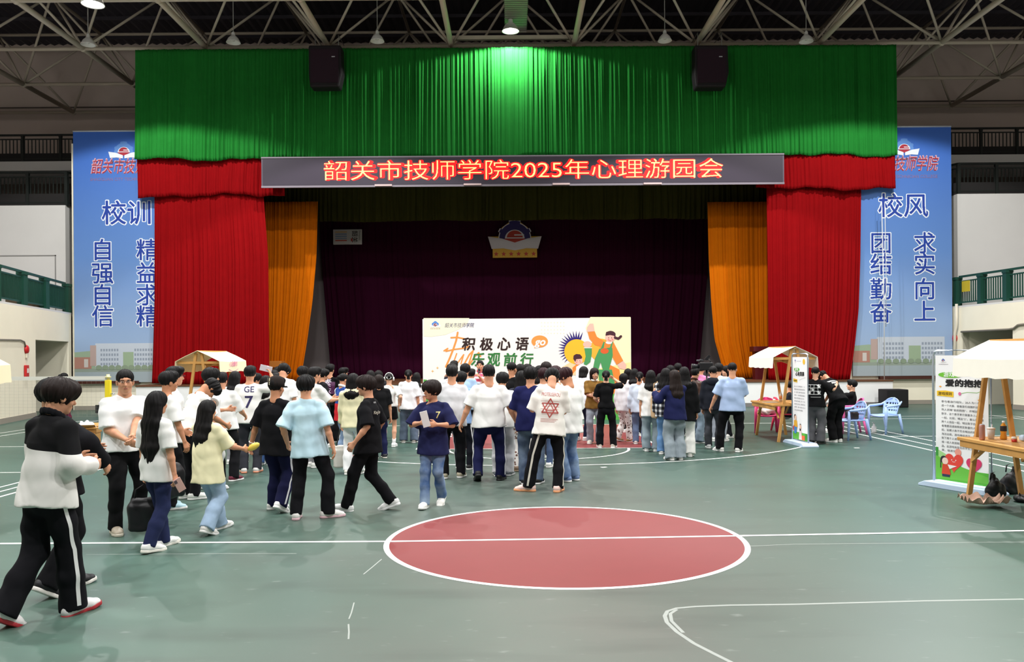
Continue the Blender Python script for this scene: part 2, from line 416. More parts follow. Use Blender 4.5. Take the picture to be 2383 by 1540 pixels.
# back wall, side shells, roof
b = MB(); b.box((-32, 39, 0), (32, 39.3, 19)); struct(b.build('wall_back', TAUPE))
b = MB(); b.box((-32, -24.3, 0), (32, -24, 19)); struct(b.build('wall_front', CREAM))
b = MB(); b.box((-32.3, -24, 0), (-32, 39, 19)); struct(b.build('wall_far_left', TAUPE))
b = MB(); b.box((32, -24, 0), (32.3, 39, 19)); struct(b.build('wall_far_right', TAUPE))
roof = MB(); prof = []
for i in range(321): x = -32 + .2 * i; prof.append((x, (.0 if i % 2 else .09)))
zr = lambda y: 16.6 + (39 - y) * .03
v = []; f = []
for x, dz in prof: v += [(x, -24, zr(-24) + dz), (x, 39.2, zr(39.2) + dz)]
for i in range(len(prof) - 1): f.append((2 * i, 2 * i + 2, 2 * i + 3, 2 * i + 1))
roof.add(v, f)
for y in np.arange(-22, 39, 2.0): roof.box((-32, y - .04, zr(y) - .12), (32, y + .04, zr(y) + .02))
struct(roof.build('ceiling', mat('dark_corrugated_roof', (62, 58, 66), .7)))
jt = MB(); jt.box((-32, 38.97, 13.66), (32, 39, 13.72)); struct(jt.build('trim_3', mat('wall_joint_line', (110, 100, 94), .9)))

# proscenium wall behind the banners, with the stage opening left free
XL, XR = W(622, 600, WY).x - .4, W(1790, 600, WY).x + .4
b = MB()
b.box((LA[0] + .05, WY, 0), (XL, WY + .3, 9.75)); b.box((XR, WY, 0), (RA[0] - .02, WY + .3, 9.75)); b.box((XL, WY, 8.6), (XR, WY + .3, 12.9))
struct(b.build('wall_stage', CREAM))
b = MB(); b.box((LA[0] + .06, WY - .16, .96), (-13.6, WY, 1.06)); struct(b.build('trim_4', BROWN))
b = MB(); b.box((13.4, WY - .16, .92), (RA[0] - .06, WY, 1.03)); struct(b.build('trim_5', BROWN))
b = MB(); b.box((LA[0] + .1, WY - .02, 0), (-13.7, WY, .15)); b.box((13.6, WY - .02, 0), (RA[0] - .1, WY, .15)); struct(b.build('baseboard_back', mat('grey_skirting')))
# upper gallery walls at both ends of the stage wall
UY = 31.0
uxl, uxr = W(152, 500, UY).x, W(2228, 500, UY).x
def end_gallery(side, x0, x1, ztop, inner):
    b = MB(); b.box((min(x0, x1), UY, ZD), (max(x0, x1), UY + 5.5, ztop)); struct(b.build('wall_upper_' + side, GREYW))
    b = MB(); k = inner; b.box((min(k, x0 if side == 'right' else x1), UY + .9, 0), (max(k, x0 if side == 'right' else x1), UY + 1.2, 10)); struct(b.build('wall_inner_' + side, GREYW))
    b = MB(); zt = 9.98; b.box((min(x0, x1) - (0 if side == 'left' else 1.5), 34, 9.6), (max(x0, x1) + (1.5 if side == 'left' else 0), 38.9, zt)); struct(b.build('slab_upper_' + side, GREYW))
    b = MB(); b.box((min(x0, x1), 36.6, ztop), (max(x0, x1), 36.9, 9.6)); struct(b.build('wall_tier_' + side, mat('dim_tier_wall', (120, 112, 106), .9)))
end_gallery('left', -31, uxl, 7.62, -15.3)
end_gallery('right', uxr, 31, 7.8, 15.3)
pj = MB(); pj.box((-31, UY - .012, 5.72), (uxl - .35, UY, 5.76)); pj.box((uxl - .4, UY - .012, ZD), (uxl - .36, UY, 5.76)); struct(pj.build('trim_6', mat('panel_joint', (140, 138, 135), .9)))

def railing(label, pts, z0, h, post_at, bal=.115, name='gallery_railing', solid=None, m=GREENM, pw=.11):
    """pts: plan polyline"""
    P = [Vector((p[0], p[1], 0)) for p in pts]
    r = empty(name, (P[0].x, P[0].y, z0), 0, label, 'railing'); inv = Matrix.Translation((-P[0].x, -P[0].y, -z0))
    def pt(p, z): return Vector((p.x, p.y, z0 + z)) - Vector((P[0].x, P[0].y, z0))
    t = MB(); bt = MB(); bl = MB()
    for i in range(len(P) - 1):
        t.bar(pt(P[i], h), pt(P[i + 1], h), .08, .07); bt.bar(pt(P[i], .12), pt(P[i + 1], .12), .05, .05); bt.bar(pt(P[i], h - .17), pt(P[i + 1], h - .17), .045, .045)
        L = (P[i + 1] - P[i]).length; n = max(2, int(L / bal)); w = .022
        for k in range(n):
            q = P[i].lerp(P[i + 1], (k + .5) / n); bl.bar(pt(q, .12), pt(q, h - .17), w * 1.6, w)
    t.build('top_rail', m, r); bt.build('rail_bar', m, r); bl.build('balusters', m, r)
    for q in post_at:
        q = Vector((q[0], q[1], 0)); p = MB(); a = pt(q, 0); p.box((a.x - pw, a.y - pw, 0), (a.x + pw, a.y + pw, h - .02)); p.box((a.x - pw * 1.15, a.y - pw * 1.15, h - .1), (a.x + pw * 1.15, a.y + pw * 1.15, h)); p.build('post', m, r)
    if solid:
        s = MB()
        for i in range(len(P) - 1): s.bar(pt(P[i], solid / 2), pt(P[i + 1], solid / 2), .03, solid)
        s.build('kick_panel', mat('dark_panel', (30, 28, 28), .8), r)
    return r
def inset(A, B, C, dx): return [(p[0] + dx, p[1]) for p in (A, B, C)]
la, lb, lc = inset(LA, LB, LC, -.12); ra, rb, rc = inset(RA, RB, RC, .12)
railing('green gallery railing above the doorway left of the stage', [(la[0] + .05, la[1] - .3), lb, lc], ZD + .06, 1.05, [hit(157, la, lb), hit(105, la, lb), hit(53, la, lb), lb, lc])
railing('green gallery railing above the doorway right of the stage', [(ra[0], ra[1] - .3), rb, rc], ZD + .06, 1.05, [hit(2229, ra, rb), hit(2286, ra, rb), hit(2346, ra, rb), rb, rc])
railing('middle dark railing on the grey wall left of the stage', [(-24, UY + .1), (uxl, UY + .1), (uxl + .55, UY + 1.2)], 7.62, 1.25, [(W(61, 420, UY).x, UY + .1), (uxl, UY + .1)], .14, solid=.45, m=DARKR, pw=.05)
railing('middle dark railing on the grey wall right of the stage', [(uxr - .5, UY + 1.2), (uxr + .1, UY + .1), (24, UY + .1)], 7.8, 1.15, [(uxr + .1, UY + .1), (W(2322, 420, UY).x, UY + .1)], .14, solid=.45, m=DARKR, pw=.05)
railing('topmost dark railing left of the stage, under the roof', [(-24, 34.1), (-15.2, 34.1)], 9.98, 1.1, [(W(50, 340, 34).x, 34.1), (W(138, 340, 34).x, 34.1)], .15, solid=.35, m=DARKR, pw=.05)
railing('topmost dark railing right of the stage, under the roof', [(15.2, 34.1), (25, 34.1)], 9.98, 1.1, [(W(2286, 340, 34).x, 34.1), (W(2370, 340, 34).x, 34.1)], .15, solid=.35, m=DARKR, pw=.05)

# ------------------------------------------------------------------ stage
SZ, SY = .92, 29.4
SX0, SX1 = W(317, 890, SY).x, W(2077, 885, SY).x
st = MB(); st.box((SX0, SY + .02, 0), (SX1, 36.4, SZ - .03))
stage = struct(st.build('floor_stage', BROWN))
b = MB(); b.box((SX0 - .01, SY - .06, SZ - .05), (SX1 + .01, 36.4, SZ)); struct(b.build('trim_7', mat('stage_wood_edge', (96, 58, 34), .55, noise=.2, nscale=5)))
b = MB(); b.box((SX0, SY - .02, .14), (SX1, SY + .02, SZ - .05)); struct(b.build('trim_8', WHITEB))
b = MB(); b.box((SX0, SY - .03, 0), (SX1, SY + .02, .14)); struct(b.build('trim_9', mat('grey_stage_plinth', (120, 118, 116), .8)))
GREYS = mat('grey_wing_paint', (120, 112, 112), .85)
b = MB(); b.box((W(690, 600, 35.9).x, 35.9, SZ), (W(775, 600, 35.9).x, 36.1, 9)); struct(b.build('wall_wing_left', GREYS))
b = MB(); b.box((W(1610, 600, 35.9).x, 35.9, SZ), (W(1700, 600, 35.9).x, 36.1, 9)); struct(b.build('wall_wing_right', GREYS))
b = MB(); b.box((-13.1, 36.4, 0), (13.6, 36.6, 12.6)); struct(b.build('wall_stage_back', DARKM))
b = MB(); b.box((-13.1, 30.7, 0), (-12.9, 36.4, 12.6)); b.box((13.4, 30.7, 0), (13.6, 36.4, 12.6)); struct(b.build('wall_stage_side', DARKM))
b = MB(); b.box((-13.1, 30.7, 10.6), (13.6, 36.4, 10.7)); struct(b.build('ceiling_stage', DARKM))

# ------------------------------------------------------------------ curtains
def velvet(name, c, sheen=.25): return mat(name, c, .85, noise=.1, nscale=3, spec=.06)
def curtain(name, label, left, right, Y, m, seed, fold=.16, amp=.05, wav=.06, rows=26, cat='curtain', drape=0):
    """left/right: [(z, x)...] edges from top to bottom; cloth with rolled folds, its own thickness"""
    rnd = np.random.RandomState(seed)
    z1, z0 = left[0][0], left[-1][0]
    xs = lambda e, z: np.interp(z, [p[0] for p in e][::-1], [p[1] for p in e][::-1])
    wid = abs(right[0][1] - left[0][1]); n = int(wid / .022) + 2
    s = np.linspace(0, 1, n)
    steps = fold * rnd.uniform(.5, 1.7, int(wid / fold * 1.6) + 4); knots = np.concatenate([[0], np.cumsum(steps)]) / wid
    ph = np.interp(s, knots, np.arange(len(knots)) * 2 * PI)
    am = np.interp(s, np.linspace(0, 1, len(knots)), amp * rnd.uniform(.35, 1.3, len(knots)))
    lowf = sum(np.sin(s * wid * k + rnd.uniform(0, 6)) * a for k, a in ((.9, .05), (2.1, .035), (.37, .05)))
    bot = sum(np.sin(s * wid * k + rnd.uniform(0, 6)) * a for k, a in ((1.3, .5), (2.9, .35), (7.1, .2))) * wav
    V = []
    for j in range(rows + 1):
        t = j / rows; z = z1 + (z0 - z1) * t; xl, xr = xs(left, z), xs(right, z)
        x = xl + (xr - xl) * s
        w = .45 + .55 * t
        y = Y + am * w * np.sin(ph + .5 * np.sin(s * wid * 1.7 + t * 2.5)) + lowf * (.25 + .6 * t) + .35 * am * np.sin(ph * 2.3 + 1.2 * np.sin(s * wid * 2.3 + t * 3)) + .02 * np.sin(ph * .23 + t * 1.5)
        zz = z + bot * t ** 3
        if drape: zz = np.maximum(zz, SZ + .01)
        V.append(np.stack([x, y, zz], 1))
    V = np.concatenate(V); i = np.arange(n - 1); Fq = []
    for j in range(rows): Fq.append(np.stack([j * n + i, (j + 1) * n + i, (j + 1) * n + i + 1, j * n + i + 1], 1))
    me = arrmesh(name, V, np.concatenate(Fq)); o = link(name, me, None, None, m)
    sd = o.modifiers.new('thickness', 'SOLIDIFY'); sd.thickness = .012
    return tag(o, label, cat)
def E(Y, *pts): return [(W(px, py, Y).z, W(px, py, Y).x) for px, py in pts]
VG = velvet('green_valance_velvet', (30, 112, 42), .1); VR = velvet('red_velvet', (134, 8, 13), .12); VY = velvet('yellow_velvet', (196, 100, 4), .1)
VP = mat('dark_plum_velvet', (46, 8, 30), .95, spec=.05); VO = velvet('dimmed_green_velvet', (60, 58, 24), .1)  # olive border: green velvet with weak red light put into its colour
YV = 29.72
curtain('stage_valance', 'long green pleated valance above the red LED sign', E(YV, (315, 116), (313, 372)), E(YV, (2085, 108), (2091, 362)), YV, VG, 3, .12, .04, .09, 30, 'valance')
Yr = 29.86
curtain('swag_curtain', 'short red border curtain below the green valance, left of the LED sign', E(Yr, (318, 360), (320, 456)), E(Yr, (668, 360), (662, 438)), Yr, VR, 5, .11, .025, .1, 10)
curtain('swag_curtain', 'short red border curtain below the green valance, right of the LED sign', E(Yr, (1757, 355), (1760, 440)), E(Yr, (2082, 352), (2087, 450)), Yr, VR, 6, .11, .025, .1, 10)
Yl = 30.08
curtain('stage_curtain', 'tall red stage curtain on the left side of the stage', E(Yl, (360, 440), (359, 700), (354, 893)), E(Yl, (612, 440), (624, 600), (627, 893)), Yl, VR, 11, .14, .042, .03, 30, drape=1)
curtain('stage_curtain', 'tall red stage curtain on the right side of the stage', E(Yl, (1785, 430), (1788, 600), (1792, 884)), E(Yl, (2005, 440), (2003, 600), (1999, 720), (1990, 800), (1978, 884)), Yl, VR, 12, .14, .042, .03, 30, drape=1)
Yy = 32.0
curtain('stage_curtain', 'yellow side curtain behind the left red curtain', E(Yy, (600, 470), (600, 888)), E(Yy, (740, 470), (737, 600), (728, 700), (716, 790), (700, 888)), Yy, VY, 21, .13, .035, .03, 24, drape=1)
curtain('stage_curtain', 'yellow side curtain behind the right red curtain', E(Yy, (1647, 470), (1650, 600), (1656, 700), (1664, 790), (1690, 880)), E(Yy, (1810, 470), (1810, 880)), Yy, VY, 22, .13, .035, .03, 24, drape=1)
Yo = 33.2
curtain('border_curtain', 'dimmed green border curtain inside the top of the stage', E(Yo, (560, 400), (560, 517)), E(Yo, (1850, 395), (1850, 512)), Yo, VO, 31, .2, .05, .03, 8)
Yb = 35.6
curtain('backdrop_curtain', 'dark plum back curtain carrying the school emblem', E(Yb, (742, 440), (748, 600), (772, 885)), E(Yb, (1650, 440), (1645, 650), (1625, 884)), Yb, VP, 41, .3, .03, .02, 16)
# ================================================================== ROOF TRUSS, LAMPS
def roof_truss():
    zb, zt = 13.2, 16.0; s = 4.48
    xs = [-11.1 + s * k for k in range(-3, 9)]; ys = [26.2, 30.3, 34.2, 38.1]
    xu = [x + s / 2 for x in xs[:-1]]; yu = [28.25, 32.25, 36.15]
    r = empty('roof_truss', (0, 30.3, zb), 0, 'cream steel tube space frame under the dark roof, above the valance', 'roof truss')
    o = Vector((0, 30.3, zb)); P = lambda x, y, z: Vector((x, y, z)) - o
    for y in ys: MB().tube([P(xs[0], y, zb), P(xs[-1], y, zb)], .075, 8).build('chord', TRUSSM, r)
    for x in xs: MB().tube([P(x, 20, zb), P(x, 38.1, zb)], .1, 8).build('chord', TRUSSM, r)
    for y in yu: MB().tube([P(xu[0], y, zt), P(xu[-1], y, zt)], .065, 8).build('chord', TRUSSM, r)
    for x in xu: MB().tube([P(x, 22, zt), P(x, 36.15, zt)], .065, 8).build('chord', TRUSSM, r)
    dg = []
    for x in xs:
        for y in ys:
            for a in (-1, 1):
                for b in (-1, 1):
                    xx = x + a * s / 2; yy = min(yu, key=lambda q: abs(q - (y + b * 2))) if (yu[0] - 3 < y + b * 2 < yu[-1] + 1) else None
                    if yy is None or not (xu[0] - .1 <= xx <= xu[-1] + .1): continue
                    vis = 0 if abs(xx) > .66 * y else 1
                    dg.append((-vis, y, P(x, y, zb), P(xx, yy, zt)))
    dg.sort(key=lambda q: q[:2])
    for q in dg[:100]: MB().tube([q[2], q[3]], .05, 6).build('diagonal', TRUSSM, r)
    rest = MB()
    for q in dg[100:]: rest.tube([q[2], q[3]], .05, 6)
    if dg[100:]: tag(rest.build('diagonal', TRUSSM, r), kind='stuff')
    for x in xs:
        for y in ys:
            if abs(x) < .66 * y: MB().ell(P(x, y, zb), (.13, .13, .13), None, 10, 6).build('node_ball', TRUSSM, r)
    b = MB(); b.box(tuple(P(-2.1, 30.25, zb + .22)), tuple(P(2.4, 30.4, zb + .36))); b.build('cross_beam', TRUSSM, r)
roof_truss()
dct = empty('vent_duct', (.2, 27, 13.6), 0, 'pale louvred duct running above the lit lamp in the middle', 'duct')
d = MB(); d.box((-.36, -4, 0), (.4, 3.1, .55)); d.build('casing', mat('duct_grey', (168, 162, 156), .6), dct)
d = MB()
for k in range(46): d.box((-.38, -3.9 + k * .15, -.015), (.42, -3.84 + k * .15, .0))
d.build('slats', mat('duct_slat', (110, 104, 100), .6), dct)

SHADE = mat('white_lamp_enamel', (225, 225, 222), .4); CABLE = mat('grey_cable', (150, 148, 146), .6)
def high_bay(px, py, Y, wpx, label, lit=False, top=15.9):
    p = W(px, py, Y); R = wpx / F * Y / 2; z = p.z - .02
    r = empty('pendant_lamp', (p.x, Y, z), 0, label, 'hanging lamp', 'high-bay lamps under the roof truss')
    sh = MB(); k = R / .3
    sh.lathe([(.3 * k, -.2 * k), (.285 * k, -.17 * k), (.21 * k, -.02 * k), (.11 * k, .08 * k), (.08 * k, .1 * k), (.075 * k, .2 * k), (.05 * k, .24 * k), (.03 * k, .28 * k)], 20, None, caps=False)
    so = sh.build('lamp_shade', SHADE, r); q = so.modifiers.new('thickness', 'SOLIDIFY'); q.thickness = .008
    MB().tube([(0, 0, .26 * k), (0, 0, top - z)], .014, 6).build('cable', CABLE, r)
    bl = MB(); bl.lathe([(.01, -.15 * k), (.06 * k, -.12 * k), (.075 * k, -.05 * k), (.05 * k, .04 * k), (.03 * k, .08 * k)], 14)
    bl.build('bulb', mat('lit_bulb', (255, 255, 255), .3, emit=(255, 252, 240), es=60) if lit else mat('unlit_bulb', (205, 205, 200), .2), r)
    return p.x, Y, z
high_bay(205, 92, 26.6, 33, 'unlit white pendant lamp at the far left end of its row')
high_bay(543, 87, 28.3, 33, 'unlit white pendant lamp second from the left, over the left of the green valance')
high_bay(878, 84, 28.3, 33, 'unlit white pendant lamp between the left hanging speaker and the lit lamp')
high_bay(1547, 83, 28.3, 33, 'unlit white pendant lamp between the lit lamp and the right hanging speaker')
high_bay(1876, 85, 28.3, 33, 'unlit white pendant lamp at the right end of its row')
lx, ly, lz = high_bay(1188, 58, 28.9, 41, 'lit pendant lamp shining on the middle of the green valance', True, 13.58)
sp = bpy.data.lights.new('pendant_lamp_light', 'SPOT'); sp.energy = 1100; sp.spot_size = math.radians(160); sp.spot_blend = .06; sp.shadow_soft_size = .1; sp.color = (1, 1, .96)
so = bpy.data.objects.new('pendant_lamp_light', sp); COL.objects.link(so); so.location = (lx, ly, lz - .3)
high_bay(216, -8, 24.0, 52, 'lit pendant lamp cut by the top edge, above the left unlit lamp', True)

# ------------------------------------------------------------------ hung loudspeakers
SPK = mat('black_speaker_cabinet', (22, 16, 22), .7)
def hung_speaker(x0, x1, side):
    Y = 29.25; a = W(x0, 112, Y); c = W(x1, 208, Y); w = c.x - a.x; h = a.z - c.z
    r = empty('hanging_loudspeaker', ((a.x + c.x) / 2, Y, c.z), 0, 'dark loudspeaker hung in front of the %s half of the green valance' % side, 'loudspeaker')
    m = MB(); m.prism([(-w / 2 * .92, 0), (w / 2 * .8, 0), (w / 2, h * .35), (w / 2 * .95, h), (-w / 2, h), (-w / 2, h * .3)], -.3, .25); m.build('cabinet', SPK, r, bevel=.06)
    m = MB(); m.box((-w / 2 * .85, -.33, h * .1), (w / 2 * .8, -.3, h * .9)); m.build('grille', mat('plum_speaker_grille', (40, 20, 34), .9), r)
    m = MB(); m.box((w * .2, -.34, h * .7), (w * .3, -.33, h * .72)); m.build('badge', mat('silver_badge', (200, 200, 210), .4), r)
    for s in (-1, 1): MB().tube([(s * w * .35, 0, h - .05), (s * w * .35, 0, 13.22 - c.z), (s * w * .35, 30.3 - Y, 13.22 - c.z)], .012, 6).build('hanging_cable', CABLE, r)
hung_speaker(722, 800, 'left'); hung_speaker(1612, 1692, 'right')

# ------------------------------------------------------------------ LED sign
Y = 29.34; a, c = W(608, 367, Y), W(1825, 426, Y)
led = empty('led_sign', (a.x, Y, c.z), 0, 'long LED sign with glowing red Chinese text under the green valance', 'LED sign')
w, h = c.x - a.x, a.z - c.z
m = MB(); m.box((0, 0, 0), (w, .16, h)); m.build('cabinet', mat('grey_led_cabinet', (84, 74, 88), .5), led)
m = MB(); m.box((.05, -.012, .05), (w - .05, 0, h - .05)); m.build('led_panel', mat('led_panel_purple_grey', (46, 36, 52), .55), led)
m = MB(); m.box((0, -.03, -.04), (w, .02, .03)); m.box((0, -.03, h - .03), (w, .02, h + .02)); m.build('frame', mat('sign_frame', (120, 112, 122), .4), led)
t0, t1 = W(754, 421, Y), W(1682, 369, Y)
LEDC = mat('led_text_core', (255, 170, 90), emit=(255, 206, 130), es=1.5); LEDR = mat('led_text_red', (255, 20, 20), emit=(255, 8, 14), es=1.8)
ar = Art((t0.x, Y - .012, t0.z), (1, 0, 0), (0, 0, 1), .006)
TX = '韶关市技师学院2025年心理游园会'; WT, HT = t1.x - t0.x, t1.z - t0.z
ar.text(TX, 0, 0, 1, LEDR, 0, .065, w=WT, h=HT * 1.05)
ar.text(TX, 0, .02, 1, LEDC, 1, -.014, w=WT, h=HT * .98)
place(ar.build('lettering'), led)
for x in (1.0, w / 2, w - 1.0):
    m = MB(); m.box((x - .06, .16, h * .55), (x + .06, WY - Y, h * .65)); m.build('wall_arm', mat('sign_frame'), led)
for k, (x0, x1, yy) in enumerate(((872, 912, 429), (1079, 1120, 427), (1286, 1326, 426), (1498, 1540, 425))):
    q0, q1 = W(x0, yy, Y - .1), W(x1, yy, Y - .1)
    m = MB(); m.box((q0.x, Y - .12, q0.z - .06), (q1.x, Y + .1, q0.z)); place(m.build('bracket', mat('pale_bracket', (196, 170, 170), .5)), led)

# ------------------------------------------------------------------ school emblem and the card on the back curtain
NAVY, MRED, GOLD, PALE = flat('2b1f5c'), flat('a33224'), flat('c0942c'), flat('c8c2ca')
def emblem(ar, cx, cz, s, gear, dome, book, gold, stars, lay=0, edge=None, bar=True):
    """gear arc, domed roof, open book and six stars; s = half width of the book"""
    G_ = []
    for i in range(97):
        a = PI * (1.04 - 1.08 * i / 96); k = a / PI * 7.0
        r = .69 if abs(a - PI / 2) < .13 * PI / 2 * 1.7 else .60
        r = .66 if any(abs(a - q) < .13 for q in (PI * .16, PI * .84)) else r
        G_.append((cx + s * r * math.cos(a), cz + s * (.02 + r * 1.0 * math.sin(a))))
    if edge is not None: ar.poly([(cx + (x - cx) * 1.06, cz + (y - cz) * 1.05) for x, y in G_], edge, lay); lay += 1
    ar.poly(G_, gear, lay)
    ar.disc(cx, cz + .02 * s, .38 * s, book, lay + 1, .34 * s, 24, 0, PI)
    ar.disc(cx, cz + .05 * s, .31 * s, dome, lay + 2, .28 * s, 24, 0, PI)
    ar.rect(cx - .02 * s, cz + .13 * s, cx + .36 * s, cz + .18 * s, book, lay + 3); ar.rect(cx - .3 * s, cz + .02 * s, cx + .3 * s, cz + .06 * s, book, lay + 3)
    ar.poly([(cx - .42 * s, cz + .02 * s), (cx + .42 * s, cz + .02 * s), (cx + .06 * s, cz - .2 * s), (cx - .06 * s, cz - .2 * s)], dome, lay + 1)
    for q in (-1, 1):
        if edge is not None: ar.poly([(cx + q * s * 1.04, cz + .1 * s), (cx + q * .5 * s, cz + .02 * s), (cx, cz - .14 * s), (cx, cz - .44 * s), (cx + q * .45 * s, cz - .36 * s), (cx + q * .9 * s, cz - .38 * s)], edge, lay + 2)
        ar.poly([(cx + q * s * .97, cz + .06 * s), (cx + q * .5 * s, cz - .01 * s), (cx + q * .05 * s, cz - .17 * s), (cx + q * .05 * s, cz - .37 * s), (cx + q * .45 * s, cz - .31 * s), (cx + q * .86 * s, cz - .34 * s)], book, lay + 3)
    if bar and gold is not None: ar.rect(cx - .86 * s, cz - .72 * s, cx + .86 * s, cz - .43 * s, gold, lay)
    for k in range(6):
        sx = cx + (k - 2.5) * .29 * s; pts = []
        for i in range(10): rr = (.1 if i % 2 == 0 else .042) * s; a = PI / 2 + i * PI / 5; pts.append((sx + rr * math.cos(a), cz - .58 * s + rr * math.sin(a)))
        ar.poly(pts, stars, lay + 4)
Y = 35.35; p = W(1198, 556, Y)
em = empty('school_emblem', (p.x, Y, p.z), 0, 'school emblem with gear, open book and gold bar of stars on the plum curtain', 'emblem')
m = MB(); s = 60 / F * Y
m.prism([(-.86 * s, -.72 * s), (.86 * s, -.72 * s), (.86 * s, -.4 * s), (1.02 * s, .1 * s), (.6 * s, .1 * s), (.5 * s, .45 * s), (.14 * s, .71 * s), (-.14 * s, .71 * s), (-.5 * s, .45 * s), (-.6 * s, .1 * s), (-1.02 * s, .1 * s), (-.86 * s, -.4 * s)], 0, .1); m.build('backing', GOLD, em)
ar = Art((p.x, Y, p.z), (1, 0, 0), (0, 0, 1), .004); emblem(ar, 0, 0, s, NAVY, MRED, PALE, GOLD, MRED, 0, flat('c8c0c8')); place(ar.build('crest'), em)
a, c = W(775, 569, Y), W(842, 533, Y)
cd = empty('card_sign', (a.x, Y, a.z), 0, 'small white card sign with sideways lettering on the plum curtain', 'sign')
w, h = c.x - a.x, c.z - a.z
m = MB(); m.box((0, 0, 0), (w, .06, h)); m.build('board', flat('c0bcbe'), cd, bevel=.02)
ar = Art((a.x, Y, a.z), (1, 0, 0), (0, 0, 1), .003)
ar.text('韶关', w * .68, h * .9, h * .4, '3a2a2c', 0, .02, rot=-PI / 2); ar.text('Shaoguan', w * .9, h * .92, h * .17, '3a2a2c', 0, .005, rot=-PI / 2)
for k, cc in enumerate(('c8a070', '7c8cb0', '7a90b4', '8a9cb8', 'c05a50')): ar.rect(w * .08, h * (.78 - .14 * k), w * .48, h * (.86 - .14 * k), cc)
ar.rect(w * .62, h * .2, w * .68, h * .4, 'b03a34'); place(ar.build('lettering'), cd)

# ------------------------------------------------------------------ the two tall sky banners
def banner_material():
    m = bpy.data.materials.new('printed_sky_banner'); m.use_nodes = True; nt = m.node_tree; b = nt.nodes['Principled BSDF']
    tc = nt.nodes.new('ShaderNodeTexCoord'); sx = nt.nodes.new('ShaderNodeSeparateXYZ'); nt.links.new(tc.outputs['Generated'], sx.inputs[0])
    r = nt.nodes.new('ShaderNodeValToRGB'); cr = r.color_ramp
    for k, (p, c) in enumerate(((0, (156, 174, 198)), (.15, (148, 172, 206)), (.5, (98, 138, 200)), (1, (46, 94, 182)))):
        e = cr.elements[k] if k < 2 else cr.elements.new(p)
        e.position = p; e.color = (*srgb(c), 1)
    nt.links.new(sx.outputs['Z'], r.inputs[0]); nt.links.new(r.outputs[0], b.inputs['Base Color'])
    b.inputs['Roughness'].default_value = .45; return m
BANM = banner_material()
def sky_banner(side, x0, x1, yt, yb, label, head, cols, hx, hy, logo):
    Y = WY - .12; a, c = W(x0, yb, Y), W(x1, yt, Y); w, h = c.x - a.x, c.z - a.z
    r = empty('sky_banner', (a.x, Y, a.z), 0, label, 'banner')
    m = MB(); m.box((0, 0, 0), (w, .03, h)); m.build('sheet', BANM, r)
    MB().tube([(0, 0, h), (w, 0, h)], .03, 8).build('top_bar', mat('banner_bar', (190, 196, 206), .4), r)
    pw = w / (x1 - x0)                                                   # metres per photo pixel
    U = lambda px, py: (W(px, py, Y).x - a.x, W(px, py, Y).z - a.z)
    ar = Art((a.x, Y, a.z), (1, 0, 0), (0, 0, 1), .003)
    def char(t, px, py, size):
        u, v = U(px, py)
        ar.text(t, u, v, size, 'e6ecf4', 0, .055, align='c'); ar.text(t, u, v, size, '1f3f9c', 1, .012, align='c')
    char(head, hx, hy, 58 * pw)
    for txt, px, ys in cols:
        for t, py in zip(txt, ys): char(t, px, py, 52 * pw)
    u, v = U(*logo[:2]); emblem(ar, u, v, 36 * pw, flat('5a86c8'), flat('a02838'), flat('d8dde6'), None, flat('6a4a5a'), 0, None)
    u, v = U(*logo[2:4]); ar.text('韶关市技师学院', u, v, 1, 'c9a0b0', 0, .035, w=176 * pw, h=36 * pw, shear=.18, align='c'); ar.text('韶关市技师学院', u, v, 1, '9c2a34', 1, .004, w=172 * pw, h=34 * pw, shear=.18, align='c')
    ar.text('SHAOGUAN CITY TECHNICIAN COLLEGE', u, v - 16 * pw, 1, '8a6a8c', 1, 0, w=176 * pw, h=7 * pw, align='c')
    # the printed campus along the foot
    ar.rect(0, 0, w, .38, '9aa6ac'); ar.rect(0, .38, w, .55, '8c988c', 0)
    b0 = .5
    ar.poly([(0, b0), (.0, 1.1), (.6, 1.15), (1.3, .95), (w * .3, .8), (w * .3, b0)], '92a68e', 0)
    ar.rect(0, b0, .62, b0 + .42, 'a87a6c', 1); ar.rect(.35, b0 + .05, .5, b0 + .35, 'c4beb8', 2)
    ar.rect(w * .24, b0, w * .92, b0 + .92, 'bcc4d0', 1); ar.rect(w * .18, b0 + .1, w * .25, b0 + .85, 'b09a94', 1)
    ar.rect(w * .56, b0, w * .68, b0 + .6, '94a88c', 2)
    for fx0, n in ((.3, 7), (.69, 7)):
        for i in range(n):
            for j in range(4): ar.rect(w * (fx0 + i * .031), b0 + .12 + j * .17, w * (fx0 + i * .031 + .02), b0 + .21 + j * .17, '8e98a8', 2)
    for i in range(9): ar.disc(w * (.28 + i * .075), b0 + .04, .12, '84947e', 3, .09, 10)
    place(ar.build('print'), r)
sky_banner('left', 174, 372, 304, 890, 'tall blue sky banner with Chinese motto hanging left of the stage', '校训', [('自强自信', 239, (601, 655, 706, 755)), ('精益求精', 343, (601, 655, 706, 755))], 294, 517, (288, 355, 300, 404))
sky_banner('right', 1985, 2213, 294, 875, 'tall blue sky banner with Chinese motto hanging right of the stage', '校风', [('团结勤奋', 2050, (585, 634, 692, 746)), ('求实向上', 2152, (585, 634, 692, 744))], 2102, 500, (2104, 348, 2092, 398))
rp = empty('rope', (W(2058, 880, 29.6).x, 29.6, W(2058, 884, 29.6).z), 0, 'thin white rope hanging in front of the right sky banner', 'rope')
z0 = rp.location.z
MB().tube([(0, 0, 0), (.02, .02, 2.5), (-.03, .05, W(2055, 470, 29.6).z - z0)], .016, 6).build('strand', mat('white_rope', (214, 214, 214), .8), rp)
MB().tube([(.07, 0, 1.9), (.1, .02, 4), (.08, .05, W(2055, 470, 29.6).z - z0)], .012, 6).build('strand', mat('white_rope'), rp)

